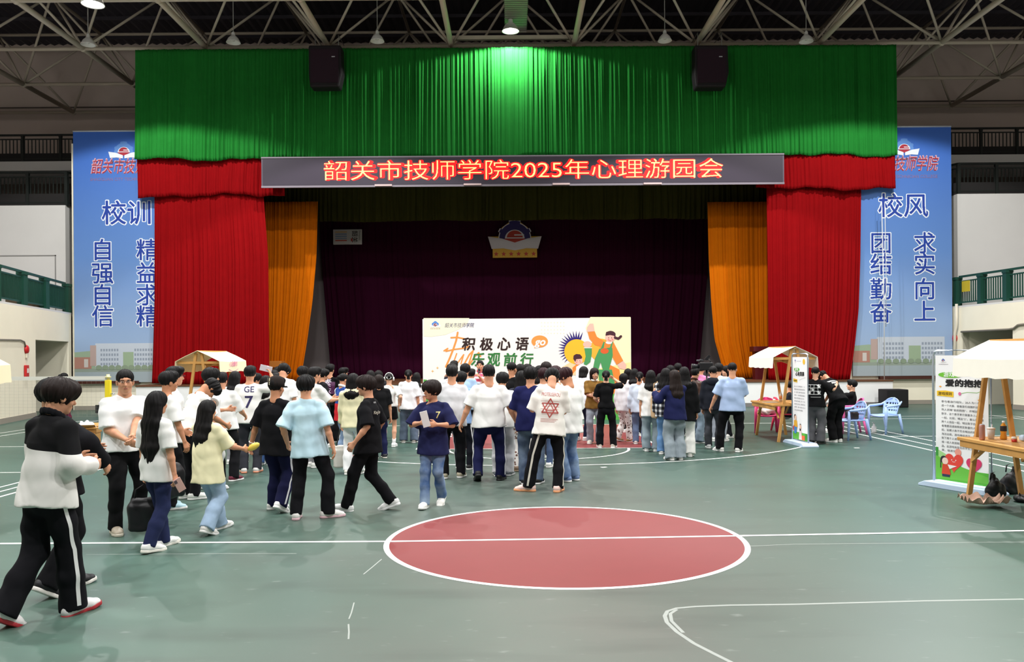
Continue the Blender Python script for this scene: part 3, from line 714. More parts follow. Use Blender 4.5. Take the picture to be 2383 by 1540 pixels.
# ------------------------------------------------------------------ printed backdrop standing in front of the stage
Y = 24.0; a, c = W(985, 981, Y), W(1468, 739, Y); w, h = c.x - a.x, c.z
bd = empty('photo_backdrop', (a.x, Y, 0), 0, 'wide printed backdrop with cartoon children standing in front of the dark stage', 'backdrop')
m = MB(); m.box((0, 0, .02), (w, .035, h)); m.build('panel', flat('f6f4ee'), bd)
fr = MB()
for x in (.06, w / 2, w - .06): fr.bar((x, .06, 0), (x, .06, h - .05), .04); fr.bar((x, .06, 0), (x, .75, 0.02), .04); fr.bar((x, .06, 1.6), (x, .72, .03), .03)
fr.bar((0, .06, h - .08), (w, .06, h - .08), .04); fr.build('stand', mat('dark_frame_tube', (60, 60, 64), .4, .8), bd)
ar = Art((a.x, Y, 0), (1, 0, 0), (0, 0, 1), .0017)
k = 2383 / 520                                       # read from the 970..1490 x 720..900 enlargement
def U(x, y): p = W(970 + x / k, 720 + y / k, Y); return (p.x - a.x, p.z)
def P(pts, c, lay=0): ar.poly([U(*p) for p in pts], c, lay)
px = 1 / k / F * Y
def D(x, y, r, c, lay=0, r2=None, **kw): u, v = U(x, y); ar.disc(u, v, r * px, c, lay, (r2 or r) * px, **kw)
def S(pts, wd, c, lay=0): ar.stroke([U(*p) for p in pts], wd * px, c, lay)
P([(72, 92), (560, 92), (540, 150), (440, 215), (300, 270), (150, 290), (72, 285)], 'fdf6d6'); P([(1850, 80), (2280, 80), (2284, 640), (2200, 600), (2000, 480), (1850, 330), (1800, 200)], 'fdf1c4')
P([(72, 745), (105, 748), (140, 790), (190, 900), (200, 1190), (72, 1190)], '58b04a'); P([(1900, 640), (2284, 560), (2284, 1190), (1900, 1190)], 'fbe9a0')
P([(1900, 820), (2020, 780), (2284, 900), (2284, 1190), (1900, 1190)], '58b04a', 1)
u, v = U(197, 168); emblem(ar, u, v, 62 * px, flat('4a86d8'), flat('8a2434'), flat('f2f2f2'), None, flat('8a4a40'), 1)
u, v = U(298, 192); ar.text('韶关市技师学院', u, v, 1, '1d2c6c', 1, .004, w=308 * px, h=48 * px, shear=.2)
OR = 'f79a4a'
S([(436, 245), (420, 330), (390, 420), (350, 520), (310, 610)], 20, OR, 1); S([(365, 300), (430, 296), (510, 312)], 16, OR, 1); S([(290, 440), (330, 415), (310, 445), (400, 425), (520, 410), (560, 390)], 15, OR, 1)
S([(425, 470), (400, 540), (420, 590), (500, 480), (470, 580)], 13, OR, 1); S([(490, 610), (560, 480), (600, 440), (540, 620), (620, 500), (660, 460), (680, 500)], 16, OR, 1)
def big(t, xs, y, hh, c):
    for ch, x in zip(t, xs): u, v = U(x, y); ar.text(ch, u, v, 1, c, 2, .035, w=140 * px, h=hh * px, shear=.12)
big('积极心语', (478, 668, 856, 1046), 437, 138, '2a1614'); big('乐观前行', (578, 745, 920, 1096), 605, 142, '2f7a3a')
D(1310, 340, 88, OR, 2, 64); P([(1262, 385), (1250, 412), (1320, 400)], OR, 2); u, v = U(1312, 380); ar.text('go', u, v, 112 * px, 'ffffff', 3, .03, align='c', shear=.2)
for x, y in ((168, 657), (220, 622)): D(x, y, 9, 'f4b860', 1, n=4); S([(x - 14, y), (x + 14, y)], 3, 'f4b860', 1); S([(x, y - 14), (x, y + 14)], 3, 'f4b860', 1)
for i in range(8):
    for j in range(4): D(1330 + i * 34, 140 + j * 38, 5, 'f7ecc4', 0, n=8)
PU = '2b1c74'; sp_ = []
for i in range(33):
    an = PI * .32 + i * PI * .95 / 32 + .1; rr = 196 if i % 2 else 120; sp_.append((1700 - 0 + rr * math.cos(an), 420 - rr * math.sin(an)))
P(sp_ + [(1700, 420)], PU, 1)
D(1705, 450, 133, 'fbbf2c', 2); P([(1640, 560), (1540, 620), (1520, 700), (1700, 700), (1700, 600)], 'f9d8a8', 1); D(1960, 430, 120, 'f9b63a', 1)
SK, OG, GN, HR = 'f7bfae', 'f58a36', '4a9a5c', '46202c'
# girl in green dungarees
P([(1845, 150), (1882, 150), (1896, 232), (1812, 238), (1815, 190)], SK, 4); P([(1822, 242), (1896, 232), (1920, 290), (2000, 340), (1990, 400), (1900, 380), (1840, 310)], OG, 4)
P([(1990, 350), (2090, 335), (2150, 450), (2200, 545), (2130, 590), (2070, 480), (1990, 480)], OG, 4); P([(2140, 590), (2200, 548), (2235, 590), (2225, 640), (2160, 630)], SK, 4)
P([(1965, 360), (2085, 345), (2095, 500), (1930, 500)], OG, 4); P([(1945, 420), (1985, 415), (2060, 405), (2085, 410), (2090, 490), (2060, 600), (2040, 680), (1990, 670), (1960, 560), (1930, 660), (1880, 620), (1900, 520)], GN, 5)
P([(1960, 420), (1990, 345), (2004, 345), (1992, 420)], GN, 5); P([(2058, 405), (2080, 340), (2092, 345), (2078, 410)], GN, 5); D(2002, 442, 44, 'e0602c', 6, 30)
D(2060, 300, 52, SK, 6, 50); D(2066, 268, 54, HR, 7, 40, a0=0, a1=PI); P([(2012, 280), (2018, 240), (2066, 226), (2116, 250), (2120, 300), (2100, 280), (2060, 272)], HR, 7); S([(2112, 300), (2150, 310), (2176, 286)], 26, HR, 7)
D(2045, 302, 5, HR, 8, n=8); D(2078, 302, 5, HR, 8, n=8); D(2045, 322, 9, 'f08a80', 8, n=8); D(2086, 320, 9, 'f08a80', 8, n=8); S([(2054, 330), (2062, 334), (2070, 330)], 4, 'b04a40', 8)
D(2048, 352, 34, 'f4f4f4', 5, 16)
P([(1990, 600), (2060, 590), (2160, 640), (2180, 760), (2100, 900), (2060, 900), (2100, 740)], OG, 3); P([(1930, 640), (2080, 640), (2110, 780), (2060, 960), (1980, 960), (1950, 800)], GN, 4)
# boy in white shirt
D(1818, 372, 46, SK, 4, 34); P([(1784, 402), (1866, 402), (1866, 470), (1850, 560), (1800, 600), (1780, 580), (1800, 500)], GN, 4); S([(1784, 408), (1866, 408)], 8, 'f4f4f4', 5)
D(1722, 544, 46, SK, 5, 44); P([(1668, 525), (1672, 490), (1700, 474), (1740, 478), (1764, 505), (1756, 525), (1700, 530), (1690, 560)], HR, 6)
D(1708, 545, 4, HR, 7, n=8); D(1738, 545, 4, HR, 7, n=8); D(1704, 562, 7, 'f08a80', 7, n=8); D(1744, 560, 7, 'f08a80', 7, n=8)
P([(1700, 610), (1750, 580), (1820, 600), (1850, 660), (1840, 800), (1690, 800)], 'fafafa', 4); P([(1660, 620), (1710, 575), (1730, 590), (1700, 640), (1660, 690)], OG, 3)
place(ar.build('print'), bd)
# ================================================================== PEOPLE
# Shapes are grown as one smooth surface from rounded limbs (distance field -> surface net).
class Blob:
    def __init__(s): s.items = []
    def add(s, fn, lo, hi, k=.02, sub=False): s.items.append((fn, np.minimum(lo, hi), np.maximum(lo, hi), k, sub)); return s
def f_ell(c, r, R=None):
    c = np.array(c, np.float32); r = np.array(r, np.float32)
    Rm = None if R is None else np.array(R, np.float32)
    def fn(X, Y, Z):
        x, y, z = X - c[0], Y - c[1], Z - c[2]
        if Rm is not None: x, y, z = Rm[0, 0] * x + Rm[1, 0] * y + Rm[2, 0] * z, Rm[0, 1] * x + Rm[1, 1] * y + Rm[2, 1] * z, Rm[0, 2] * x + Rm[1, 2] * y + Rm[2, 2] * z
        k0 = np.sqrt((x / r[0]) ** 2 + (y / r[1]) ** 2 + (z / r[2]) ** 2)
        k1 = np.sqrt((x / r[0] ** 2) ** 2 + (y / r[1] ** 2) ** 2 + (z / r[2] ** 2) ** 2) + 1e-9
        return k0 * (k0 - 1) / k1
    m = float(r.max()); return fn, c - m, c + m
def f_cap(a, b, ra, rb, side=None):
    """rounded limb from a to b; ra, rb = (across, front) radii; side = across direction"""
    a = np.array(a, np.float32); b = np.array(b, np.float32); ab = b - a; L2 = float(ab @ ab) + 1e-9
    ra = np.array(ra if hasattr(ra, '__len__') else (ra, ra), np.float32); rb = np.array(rb if hasattr(rb, '__len__') else (rb, rb), np.float32)
    ax = ab / math.sqrt(L2); s_ = np.array(side if side is not None else (1, 0, 0), np.float32); s_ = s_ - ax * (s_ @ ax)
    if np.linalg.norm(s_) < 1e-3: s_ = np.array((0, 1, 0), np.float32) - ax * ax[1]
    s_ /= np.linalg.norm(s_); n_ = np.cross(ax, s_)
    def fn(X, Y, Z):
        x, y, z = X - a[0], Y - a[1], Z - a[2]
        t = np.clip((x * ab[0] + y * ab[1] + z * ab[2]) / L2, 0, 1)
        x = x - t * ab[0]; y = y - t * ab[1]; z = z - t * ab[2]
        ru = ra[0] + (rb[0] - ra[0]) * t; rv = ra[1] + (rb[1] - ra[1]) * t; m = np.minimum(ru, rv)
        u = x * s_[0] + y * s_[1] + z * s_[2]; v = x * n_[0] + y * n_[1] + z * n_[2]; w = x * ax[0] + y * ax[1] + z * ax[2]
        k0 = np.sqrt((u / ru) ** 2 + (v / rv) ** 2 + (w / m) ** 2); k1 = np.sqrt((u / ru ** 2) ** 2 + (v / rv ** 2) ** 2 + (w / m ** 2) ** 2) + 1e-9
        return np.where(k0 > 1e-6, k0 * (k0 - 1) / k1, -m)
    m = float(max(ra.max(), rb.max())); return fn, np.minimum(a, b) - m, np.maximum(a, b) + m
def f_box(c, r, e=.03, R=None):
    c = np.array(c, np.float32); r = np.array(r, np.float32) - e
    def fn(X, Y, Z):
        q = [np.abs(X - c[0]) - r[0], np.abs(Y - c[1]) - r[1], np.abs(Z - c[2]) - r[2]]
        return np.sqrt(np.maximum(q[0], 0) ** 2 + np.maximum(q[1], 0) ** 2 + np.maximum(q[2], 0) ** 2) + np.minimum(np.maximum(np.maximum(q[0], q[1]), q[2]), 0) - e
    return fn, c - r - e, c + r + e
def smin(a, b, k):
    h = np.clip(.5 + .5 * (b - a) / k, 0, 1); return b + (a - b) * h - k * h * (1 - h)
def chain(B, pts, rad, side=None, k=.03):
    for i in range(len(pts) - 1): B.add(*f_cap(pts[i], pts[i + 1], rad[i], rad[i + 1], side), k)
def field(groups, h, noise=None, k=.03):
    """groups: list of (Blob, [(point, normal) cuts])"""
    lo = np.min([np.min([i[1] for i in B.items if not i[4]], 0) for B, c in groups], 0) - 3 * h
    hi = np.max([np.max([i[2] for i in B.items if not i[4]], 0) for B, c in groups], 0) + 3 * h
    n = np.ceil((hi - lo) / h).astype(int) + 1
    ax = [(lo[i] + h * np.arange(n[i])).astype(np.float32) for i in range(3)]
    D = np.full(n, .3, np.float32)
    for B, cuts in groups:
        T = np.full(n, .3, np.float32) if (len(groups) > 1 or cuts) else D
        for fn, l, u, kk, sub in B.items:
            p = kk + 2 * h
            i0 = np.clip(np.floor((l - p - lo) / h).astype(int), 0, n); i1 = np.clip(np.ceil((u + p - lo) / h).astype(int) + 1, 0, n)
            if (i1 <= i0).any(): continue
            sl = tuple(slice(i0[q], i1[q]) for q in range(3))
            d = fn(ax[0][sl[0]][:, None, None], ax[1][sl[1]][None, :, None], ax[2][sl[2]][None, None, :])
            if sub: T[sl] = -smin(-T[sl], d, kk) if kk > 0 else np.maximum(T[sl], -d)
            else: T[sl] = smin(T[sl], d, kk)
        for p, nn in cuts:
            d = (ax[0][:, None, None] - p[0]) * nn[0] + (ax[1][None, :, None] - p[1]) * nn[1] + (ax[2][None, None, :] - p[2]) * nn[2]
            T = np.maximum(T, d.astype(np.float32))
        if T is not D: D = smin(D, T, k)
    if noise is not None: D = D + noise(ax[0][:, None, None], ax[1][None, :, None], ax[2][None, None, :]).astype(np.float32)
    return D, lo, h
def net(D, lo, h, name):
    S = D < 0; nx, ny, nz = D.shape
    c = np.zeros((nx - 1, ny - 1, nz - 1), np.int8)
    offs = [(i, j, k) for i in (0, 1) for j in (0, 1) for k in (0, 1)]
    for i, j, k in offs: c += S[i:nx - 1 + i, j:ny - 1 + j, k:nz - 1 + k]
    act = (c > 0) & (c < 8); I = np.argwhere(act); idx = np.full(c.shape, -1, np.int32); idx[act] = np.arange(len(I))
    val = np.stack([D[I[:, 0] + o[0], I[:, 1] + o[1], I[:, 2] + o[2]] for o in offs], 1)
    O = np.array(offs, np.float32); acc = np.zeros((len(I), 3), np.float32); cnt = np.zeros(len(I), np.float32)
    for a in range(8):
        for b in range(a + 1, 8):
            if np.abs(O[a] - O[b]).sum() != 1: continue
            m = (val[:, a] < 0) != (val[:, b] < 0); t = np.where(m, val[:, a] / np.where(m, val[:, a] - val[:, b], 1), 0)
            acc += np.where(m[:, None], O[a] + (O[b] - O[a]) * t[:, None], 0); cnt += m
    V = (I + acc / np.maximum(cnt, 1)[:, None]) * h + lo
    Q = []
    for a in range(3):
        b, d = (a + 1) % 3, (a + 2) % 3
        s0 = [slice(None)] * 3; s1 = [slice(None)] * 3; s0[a] = slice(0, -1); s1[a] = slice(1, None)
        e = S[tuple(s0)] != S[tuple(s1)]; P = np.argwhere(e)
        ok = (P[:, b] > 0) & (P[:, d] > 0) & (P[:, b] < D.shape[b] - 1) & (P[:, d] < D.shape[d] - 1); P = P[ok]
        if not len(P): continue
        def ci(ob, od): q = P.copy(); q[:, b] += ob; q[:, d] += od; return idx[q[:, 0], q[:, 1], q[:, 2]]
        q = np.stack([ci(-1, -1), ci(0, -1), ci(0, 0), ci(-1, 0)], 1)
        fl_ = ~S[P[:, 0], P[:, 1], P[:, 2]]; q[fl_] = q[fl_][:, ::-1]; Q.append(q)
    Q = np.concatenate(Q); Q = Q[(Q >= 0).all(1)]
    return arrmesh(name, V, Q)
def folds(seed, amp, zs=.45):
    r = np.random.RandomState(seed); T = []
    for i in range(7):
        f = (12, 16, 22, 30, 38, 46, 56)[i] * r.uniform(.8, 1.2); d = r.normal(size=3); d /= np.linalg.norm(d); d[2] *= zs; T.append((d * f, r.uniform(0, 6.3), amp * 16 / (f + 6)))
    def fn(X, Y, Z):
        # the first two waves bend the rest, so creases wander
        w = np.sin(X * 9 + Z * 7 + T[0][1]) * 1.1 + np.sin(Y * 8 - Z * 6 + T[1][1]) * .9
        return sum(a * (1 - 1.6 * np.abs(np.sin(.5 * (d[0] * X + d[1] * Y + d[2] * Z + p) + w))) for d, p, a in T)
    return fn
def strands(seed, amp, f=95):
    r = np.random.RandomState(seed); p = r.uniform(0, 6.3, 4)
    def fn(X, Y, Z):
        a = np.arctan2(X, Y + .02 * np.ones_like(Z))
        w = 1.6 * np.sin(Z * 16 + p[0] + 2 * a) + 1.1 * np.sin(a * 5 + p[1])
        return amp * (np.sin(a * 26 + w * 1.5 + p[2]) * .6 + np.sin(a * 11 + Z * 12 + w + p[3]) * .8 + .4 * np.sin(X * f + w) * np.sin(Y * f * .9 + w))
    return fn
V3 = lambda *a: np.array(a, np.float64)
def nrm(v): return v / (np.linalg.norm(v) + 1e-12)
def ik(a, t, l1, l2, hint):
    d = t - a; L = np.linalg.norm(d); L2 = min(L, (l1 + l2) * .998); u = d / (L + 1e-9); e = a + u * L2
    x = (l1 * l1 - l2 * l2 + L2 * L2) / (2 * L2); y = math.sqrt(max(0, l1 * l1 - x * x)); hn = hint - u * (hint @ u); hn = nrm(hn) if np.linalg.norm(hn) > 1e-4 else V3(0, 1, 0)
    return a + u * x + hn * y, e
def rotx(a): c, s = math.cos(a), math.sin(a); return np.array([[1, 0, 0], [0, c, -s], [0, s, c]])
def roty(a): c, s = math.cos(a), math.sin(a); return np.array([[c, 0, s], [0, 1, 0], [-s, 0, c]])
def rotz(a): c, s = math.cos(a), math.sin(a); return np.array([[c, -s, 0], [s, c, 0], [0, 0, 1]])

# ------------------------------------------------------------------ hair, shared per style
_H = {}
def hair_mesh(style, var, h):
    key = (style, var, h)
    if key in _H: return _H[key]
    B = Blob(); rr = np.random.RandomState(var * 7 + len(style)); j = lambda s: rr.uniform(-s, s)
    cuts = []
    face = f_ell((0, .118, -.06), (.075, .075, .10))
    long_ = style in ('long', 'verylong', 'halflong')
    if style == 'crew': B.add(*f_ell((0, -.016, .042), (.081, .1, .083)), .01); face = f_ell((0, .12, -.045), (.095, .085, .1)); nape = -.045
    elif style == 'short': B.add(*f_ell((0, -.016, .042), (.09 + j(.003), .109, .093)), .01); B.add(*f_ell((j(.02), .05, .085), (.07, .06, .045)), .03); nape = -.06
    elif style in ('mop', 'fluffy'):
        e = .017 if style == 'fluffy' else .006
        B.add(*f_ell((0, -.012, .036), (.093 + e, .112 + e, .094 + e)), .01); B.add(*f_ell((j(.02), .055, .06), (.078 + e, .06, .055)), .03); nape = -.075
        face = f_ell((0, .125, -.075), (.072, .075, .098))
    elif style in ('pony', 'bun'): B.add(*f_ell((0, -.012, .038), (.083, .101, .085)), .01); nape = -.055; face = f_ell((0, .115, -.045), (.075, .07, .095))
    elif style == 'bob': B.add(*f_ell((0, -.012, .034), (.092, .108, .094)), .01); chain(B, [(0, -.03, 0), (0, -.045, -.11)], [(.092, .085), (.088, .07)], k=.04); nape = -.14
    else: B.add(*f_ell((0, -.012, .036), (.089, .107, .092)), .01); nape = -9
    if style in ('crew', 'short', 'mop', 'fluffy', 'pony', 'bun'):
        for s in (-1, 1): B.add(*f_ell((s * .1, .015, -.06), (.03, .06, .05)), .012, True)
    B.add(*face, .012, True)
    B.add(*f_cap((0, .08, -.06), (0, .12, -.3), .06, .08), .02, True)
    if style == 'pony': chain(B, [(0, -.1, .03), (0, -.14, 0), (j(.01), -.14, -.1), (j(.02), -.125, -.24)], [.03, .034, .034, .012], k=.02)
    if style == 'bun': B.add(*f_ell((0, -.115, .04), (.045, .04, .045)), .01)
    if long_:
        z = {'long': -.42, 'verylong': -.6, 'halflong': -.28}[style]
        chain(B, [(0, -.05, -.02), (0, -.085, -.2), (j(.02), -.12, z * .75), (j(.03), -.12, z)], [(.1, .075), (.118, .06), (.105, .05), (.06, .03)], k=.04)
    if nape > -5: cuts.append(((0, 0, nape), (0, .25, -1)))
    D, lo, hh = field([(B, cuts)], h, strands(var, .0034 if style not in ('fluffy', 'mop') else .0055))
    _H[key] = net(D, lo, hh, 'hair'); return _H[key]
# ------------------------------------------------------------------ shoes, shared
_S = {}
def shoe_mesh(kind, h):
    key = (kind, h)
    if key in _S: return _S[key]
    B = Blob(); top = .115 if kind == 'high' else .085
    chain(B, [(0, -.055, .05), (0, .02, .055), (0, .11, .04), (0, .175, .03)], [(.04, .045), (.042, .05), (.05, .036), (.04, .028)], k=.03)
    B.add(*f_cap((0, -.04, .05), (0, -.03, top), (.04, .048), (.042, .05)), .03)
    u = net(*field([(B, [((0, 0, .022), (0, 0, -1)), ((0, 0, top + .02), (0, -.25, 1))])], h), 'shoe')
    B = Blob(); chain(B, [(0, -.062, .012), (0, .03, .012), (0, .11, .012), (0, .18, .012)], [(.044, .1), (.042, .1), (.053, .1), (.042, .1)], k=.02)
    B.items = []
    for a, b, r0, r1 in (((0, -.055), (0, .03), .046, .042), ((0, .03), (0, .115), .042, .053), ((0, .115), (0, .172), .053, .044)): B.add(*f_cap((*a, .014), (*b, .014), (r0, r0), (r1, r1)), .02)
    so = net(*field([(B, [((0, 0, .032 if kind != 'thick' else .042), (0, 0, 1)), ((0, 0, 0), (0, 0, -1))])], h), 'sole')
    _S[key] = (u, so); return _S[key]
HAIRC = {'black': mat('black_hair', (15, 13, 14), .6, spec=.18, noise=.3, nscale=40), 'brown': mat('dark_brown_hair', (32, 22, 20), .6, spec=.18, noise=.3, nscale=40), 'red': mat('wine_brown_hair', (44, 18, 23), .6, spec=.18, noise=.3, nscale=40)}
SKIN = {'a': mat('skin_light', (226, 172, 142), .55, spec=.3), 'b': mat('skin_tan', (198, 138, 104), .55, spec=.3), 'c': mat('skin_warm', (212, 154, 122), .55, spec=.3)}
DARK = mat('dark_eye', (22, 16, 16), .3); LIP = mat('lip_colour', (170, 92, 84), .5); BROW = mat('black_brow', (30, 24, 24), .7); EYEW = mat('eye_white', (225, 222, 216), .4)
COUNT = {'n': 0}
PEOPLE = {}
def person(key, px, dist, H, yaw=0, label='', shirt='f2f2f0', pants='18181c', hair='mop', hc='black', skin='c', shoes='eeeeea', sole=None, shoe='low',
           w=1.0, lean=0.0, side=0.0, twist=0.0, head=(0, 0), feet=None, hands=(None, None), elbow=(None, None), sleeve='short', hem=.13, loose=1.0, flare=1.0, fit=1.0,
           pattern=None, pants_pattern=None, legs='trousers', detail=1, face=False, curl=(.35, .35), collar=None, seat=None, hvar=None, palm=(None, None), glasses=False, stripe=None, pkind='cotton', skind='cotton', parts=None, hemrise=.05, sock=None, po=(0, 0), mask=False):
    """a person whose feet stand at image column px at distance dist; local +Y is the way they face; yaw 0 = away from the camera"""
    COUNT['n'] += 1; seed = COUNT['n']; rs = np.random.RandomState(seed); s = H / 1.70
    hb = {2: .0075, 1: .011, 0: .016}[detail]; hg = {2: .0105, 1: .0145, 0: .019}[detail]
    # --- skeleton at 1.70 m
    feet = feet or ((-.1, rs.uniform(-.03, .05), 0, -.2, 0), (.1, rs.uniform(-.03, .05), 0, .2, 0))     # x, y, lift, toe yaw, pitch (heel up)
    ank = []
    for fx, fy, lift, ty, pit in feet:
        ank.append(V3(fx, fy, lift) + rotz(-ty) @ V3(0, .1 - .1 * math.cos(pit) + .085 * math.sin(pit), .1 * math.sin(pit) + .085 * math.cos(pit)))
    mid = (V3(*feet[0][:2], 0) + V3(*feet[1][:2], 0)) / 2
    if seat is not None: pel = V3(seat[0], seat[1], seat[2])
    else:
        pz = .915
        pel = V3(mid[0] + po[0], mid[1] + po[1], pz)
        for i, a in enumerate(ank):
            hp = pel + V3((-.088, .088)[i] * w, 0, -.02); dxy = math.hypot(a[0] - hp[0], a[1] - hp[1]); pz = min(pz, a[2] + math.sqrt(max(.01, .832 ** 2 - dxy ** 2)) + .02)
        pel[2] = pz
    R = rotz(twist) @ roty(side) @ rotx(-lean); up = R @ V3(0, 0, 1); rt = R @ V3(1, 0, 0); fw = R @ V3(0, 1, 0)
    if seat is None and abs(lean) > .25: pel[1] -= .12 * math.sin(lean)
    hips = [pel + V3(-.084 * w, 0, -.02), pel + V3(.084 * w, 0, -.02)]
    knees = []
    for i in range(2):
        kh = rotz(-feet[i][3]) @ V3(0, 1, .1); kn, e = ik(hips[i], ank[i], .425, .41, kh); knees.append(kn)
    waist = pel + up * .13; chest = pel + up * .34 + fw * .005; nb = pel + up * .515 - fw * .01
    sh = [nb - rt * .163 * (.5 + .5 * w) - up * .085, nb + rt * .163 * (.5 + .5 * w) - up * .085]
    hy, hp = head; RH = R @ rotz(-hy) @ rotx(-hp)
    nt = nb + up * .062 + fw * (.012 + .05 * max(0, math.sin(hp)))
    hc_ = nt + RH @ V3(0, .025, .075)
    el, wr = [], []
    for i in range(2):
        sg = (-1, 1)[i]; t = hands[i]
        if t is None: t = sh[i] + V3(sg * .06 + rs.uniform(-.015, .015), .03 + rs.uniform(-.05, .06), -.525)
        else: t = V3(*t)
        hint = V3(*elbow[i]) if elbow[i] is not None else (V3(sg * .5, -1, -.3) if hands[i] is None else V3(sg * .45, -.5, -1))
        e, q = ik(sh[i], t, .275, .25, hint); el.append(e); wr.append(q)
    ws = .5 + .5 * w
    # --- body: one continuous surface
    B = Blob(); A = lambda *a, k=.02, sub=False: B.add(*a, k, sub)
    bare = legs in ('shorts', 'skirt')
    chain(B, [pel, waist, chest, nb - up * .07], [(.135 * w, .095 * w), (.115 * w, .082 * w), (.14 * ws, .098 * ws), (.11, .06)], rt, .05)
    for i in range(2):
        chain(B, [nb - up * .03, sh[i] - up * .004], [(.042, .04), (.046, .046)], fw, .03)
        chain(B, [sh[i], sh[i] + (el[i] - sh[i]) * .5, el[i]], [.049 * ws, .044 * ws, .037 * ws], rt, .02)
        chain(B, [el[i], el[i] + (wr[i] - el[i]) * .35, wr[i]], [.037 * ws, .037 * ws, (.027, .022)], rt, .015)
    chain(B, [nb - up * .03, nt + up * .02, hc_ + RH @ V3(0, -.015, -.04)], [(.062 * ws, .058 * ws), (.052 * ws, .053 * ws), (.044, .045)], rt, .025)
    hs = 1.05; loc = lambda x, y, z: hc_ + RH @ V3(x, y, z) * hs
    def he(c, r, k=.015, sub=False): A(*f_ell(loc(*c), np.array(r) * hs, RH), k=k, sub=sub)
    he((0, -.014, .03), (.073, .091, .081)); he((0, .022, -.042), (.0575, .064, .07), .03); he((0, .055, -.09), (.026, .024, .021), .025)
    he((0, .074, .024), (.05, .016, .013), .02)
    for q in (-1, 1): he((q * .04, .05, -.03), (.024, .024, .024), .02); he((q * .0735, -.012, -.012), (.011, .021, .031), .006)
    if detail >= 1:
        A(*f_cap(loc(0, .084, .005), loc(0, .101, -.03), .0085, .0145), k=.012)
        he((0, .081, -.061), (.023, .0095, .0095), .008)
        for q in (-1, 1): he((q * .03, .098, .006), (.017, .011, .009), .012, True)
    # hands
    for i in range(2):
        f = nrm(wr[i] - el[i]); sg = (-1, 1)[i]
        pn = palm[i]; pn = V3(*pn) if pn is not None else -rt * sg + fw * -.25
        pn = nrm(pn - f * (pn @ f)); wd = np.cross(f, pn) * (1 if i == 0 else 1); wd = nrm(wd)
        thumb = fw + up * .2 if abs(f[2]) > .6 else V3(0, 0, 1); 
        if wd @ thumb < 0: wd = -wd                      # wd points to the thumb side
        pc = wr[i] + f * .05
        A(*f_cap(wr[i] + f * .005, wr[i] + f * .08, (.028, .019), (.04, .016), wd), k=.012)
        if detail >= 1:
            for j, (o, ln) in enumerate(((.03, .07), (.01, .08), (-.011, .073), (-.03, .058))):
                b0 = wr[i] + f * (.082 - abs(o) * .15) + wd * o; c1 = curl[i] * (1 + .12 * j); d1 = f * math.cos(c1) + pn * math.sin(c1); b1 = b0 + d1 * ln * .45
                d2 = f * math.cos(c1 * 2.1) + pn * math.sin(c1 * 2.1); b2 = b1 + d2 * ln * .32; d3 = f * math.cos(c1 * 2.9) + pn * math.sin(c1 * 2.9); b3 = b2 + d3 * ln * .25
                chain(B, [b0 - f * .02, b0, b1, b2, b3], [.0095, .0095, .009, .0085, .007], wd, .004)
            t0 = wr[i] + f * .03 + wd * .027; t1 = t0 + nrm(f * .7 + wd * .75 + pn * .3) * .04; t2 = t1 + nrm(f + wd * .15 + pn * .5) * .035
            chain(B, [wr[i] + f * .02 + wd * .01, t0, t1, t2], [.014, .0135, .011, .008], pn, .006)
        else: A(*f_cap(wr[i] + f * .08, wr[i] + nrm(f + pn * curl[i]) * .15, (.036, .013), (.026, .012), wd), k=.02)
    if bare:
        for i in range(2):
            chain(B, [hips[i], hips[i] + (knees[i] - hips[i]) * .5, knees[i]], [.08 * ws, .068 * ws, .048], rt, .02)
            chain(B, [knees[i], knees[i] + (ank[i] - knees[i]) * .35 - V3(0, .012, 0), ank[i], ank[i] + V3(0, 0, -.03)], [.048, .051, .032, .034], rt, .02)
    me = net(*field([(B, [])], hb), 'person')
    base = Vector(((px - HX) / F * dist, dist, 0))
    o = link('person', me, None, None, SKIN[skin]); o.location = base - Vector((*(rotz(-yaw) @ V3(mid[0], mid[1], 0) * s if seat is None else (0, 0, 0)),)); o.rotation_euler = (0, 0, -yaw); o.scale = (s, s, s)
    tag(o, label, 'person')
    # --- top
    sl = {'short': 1, 'long': 2, 'none': 0, 'vest': 0}[sleeve]
    T = Blob(); lz = .018 * loose
    hz = pel - up * hem
    spread = 1 + .1 * (loose - 1)
    chain(T, [hz - up * .08, hz, waist, chest, nb - up * .075], [((.158 * w + lz) * fit * spread, (.122 * w + lz) * spread), ((.156 * w + lz) * fit * spread, (.12 * w + lz) * spread), (.147 * w * fit + lz, .106 * w + lz), (.15 * ws + lz * .8, .108 * ws + lz * .7), (.1 * ws, .066)], rt, .04)
    for i in range(2): chain(T, [nb - up * .028, sh[i] - up * .006], [(.052, .047), (.05, .052)], fw, .03)
    rn = rs.uniform(-.04, .04)
    gs = [(T, [(hz, -nrm(up + rt * rn + fw * .03))])]
    for i in range(2):
        if sl == 0: continue
        C = Blob(); d1 = nrm(el[i] - sh[i])
        if sl == 1:
            L = .225 + .03 * loose; e = sh[i] + d1 * L
            chain(C, [sh[i], sh[i] + d1 * .1, sh[i] + d1 * (L + .06)], [.05 * ws + lz * .25, .056 * ws + lz * .6, .062 * ws + lz * 1.15], rt, .03)
            gs.append((C, [(e, d1)]))
        else:
            d2 = nrm(wr[i] - el[i])
            chain(C, [sh[i], el[i] - d1 * .02, el[i] + d2 * .02, wr[i] - d2 * .05, wr[i] + d2 * .03], [.055 * ws + lz * .3, .052 * ws + lz * .6, .05 * ws + lz * .7, .042 + lz * .6, .034 + lz * .4], rt, .03)
            gs.append((C, [(wr[i] - d2 * .005, d2)]))
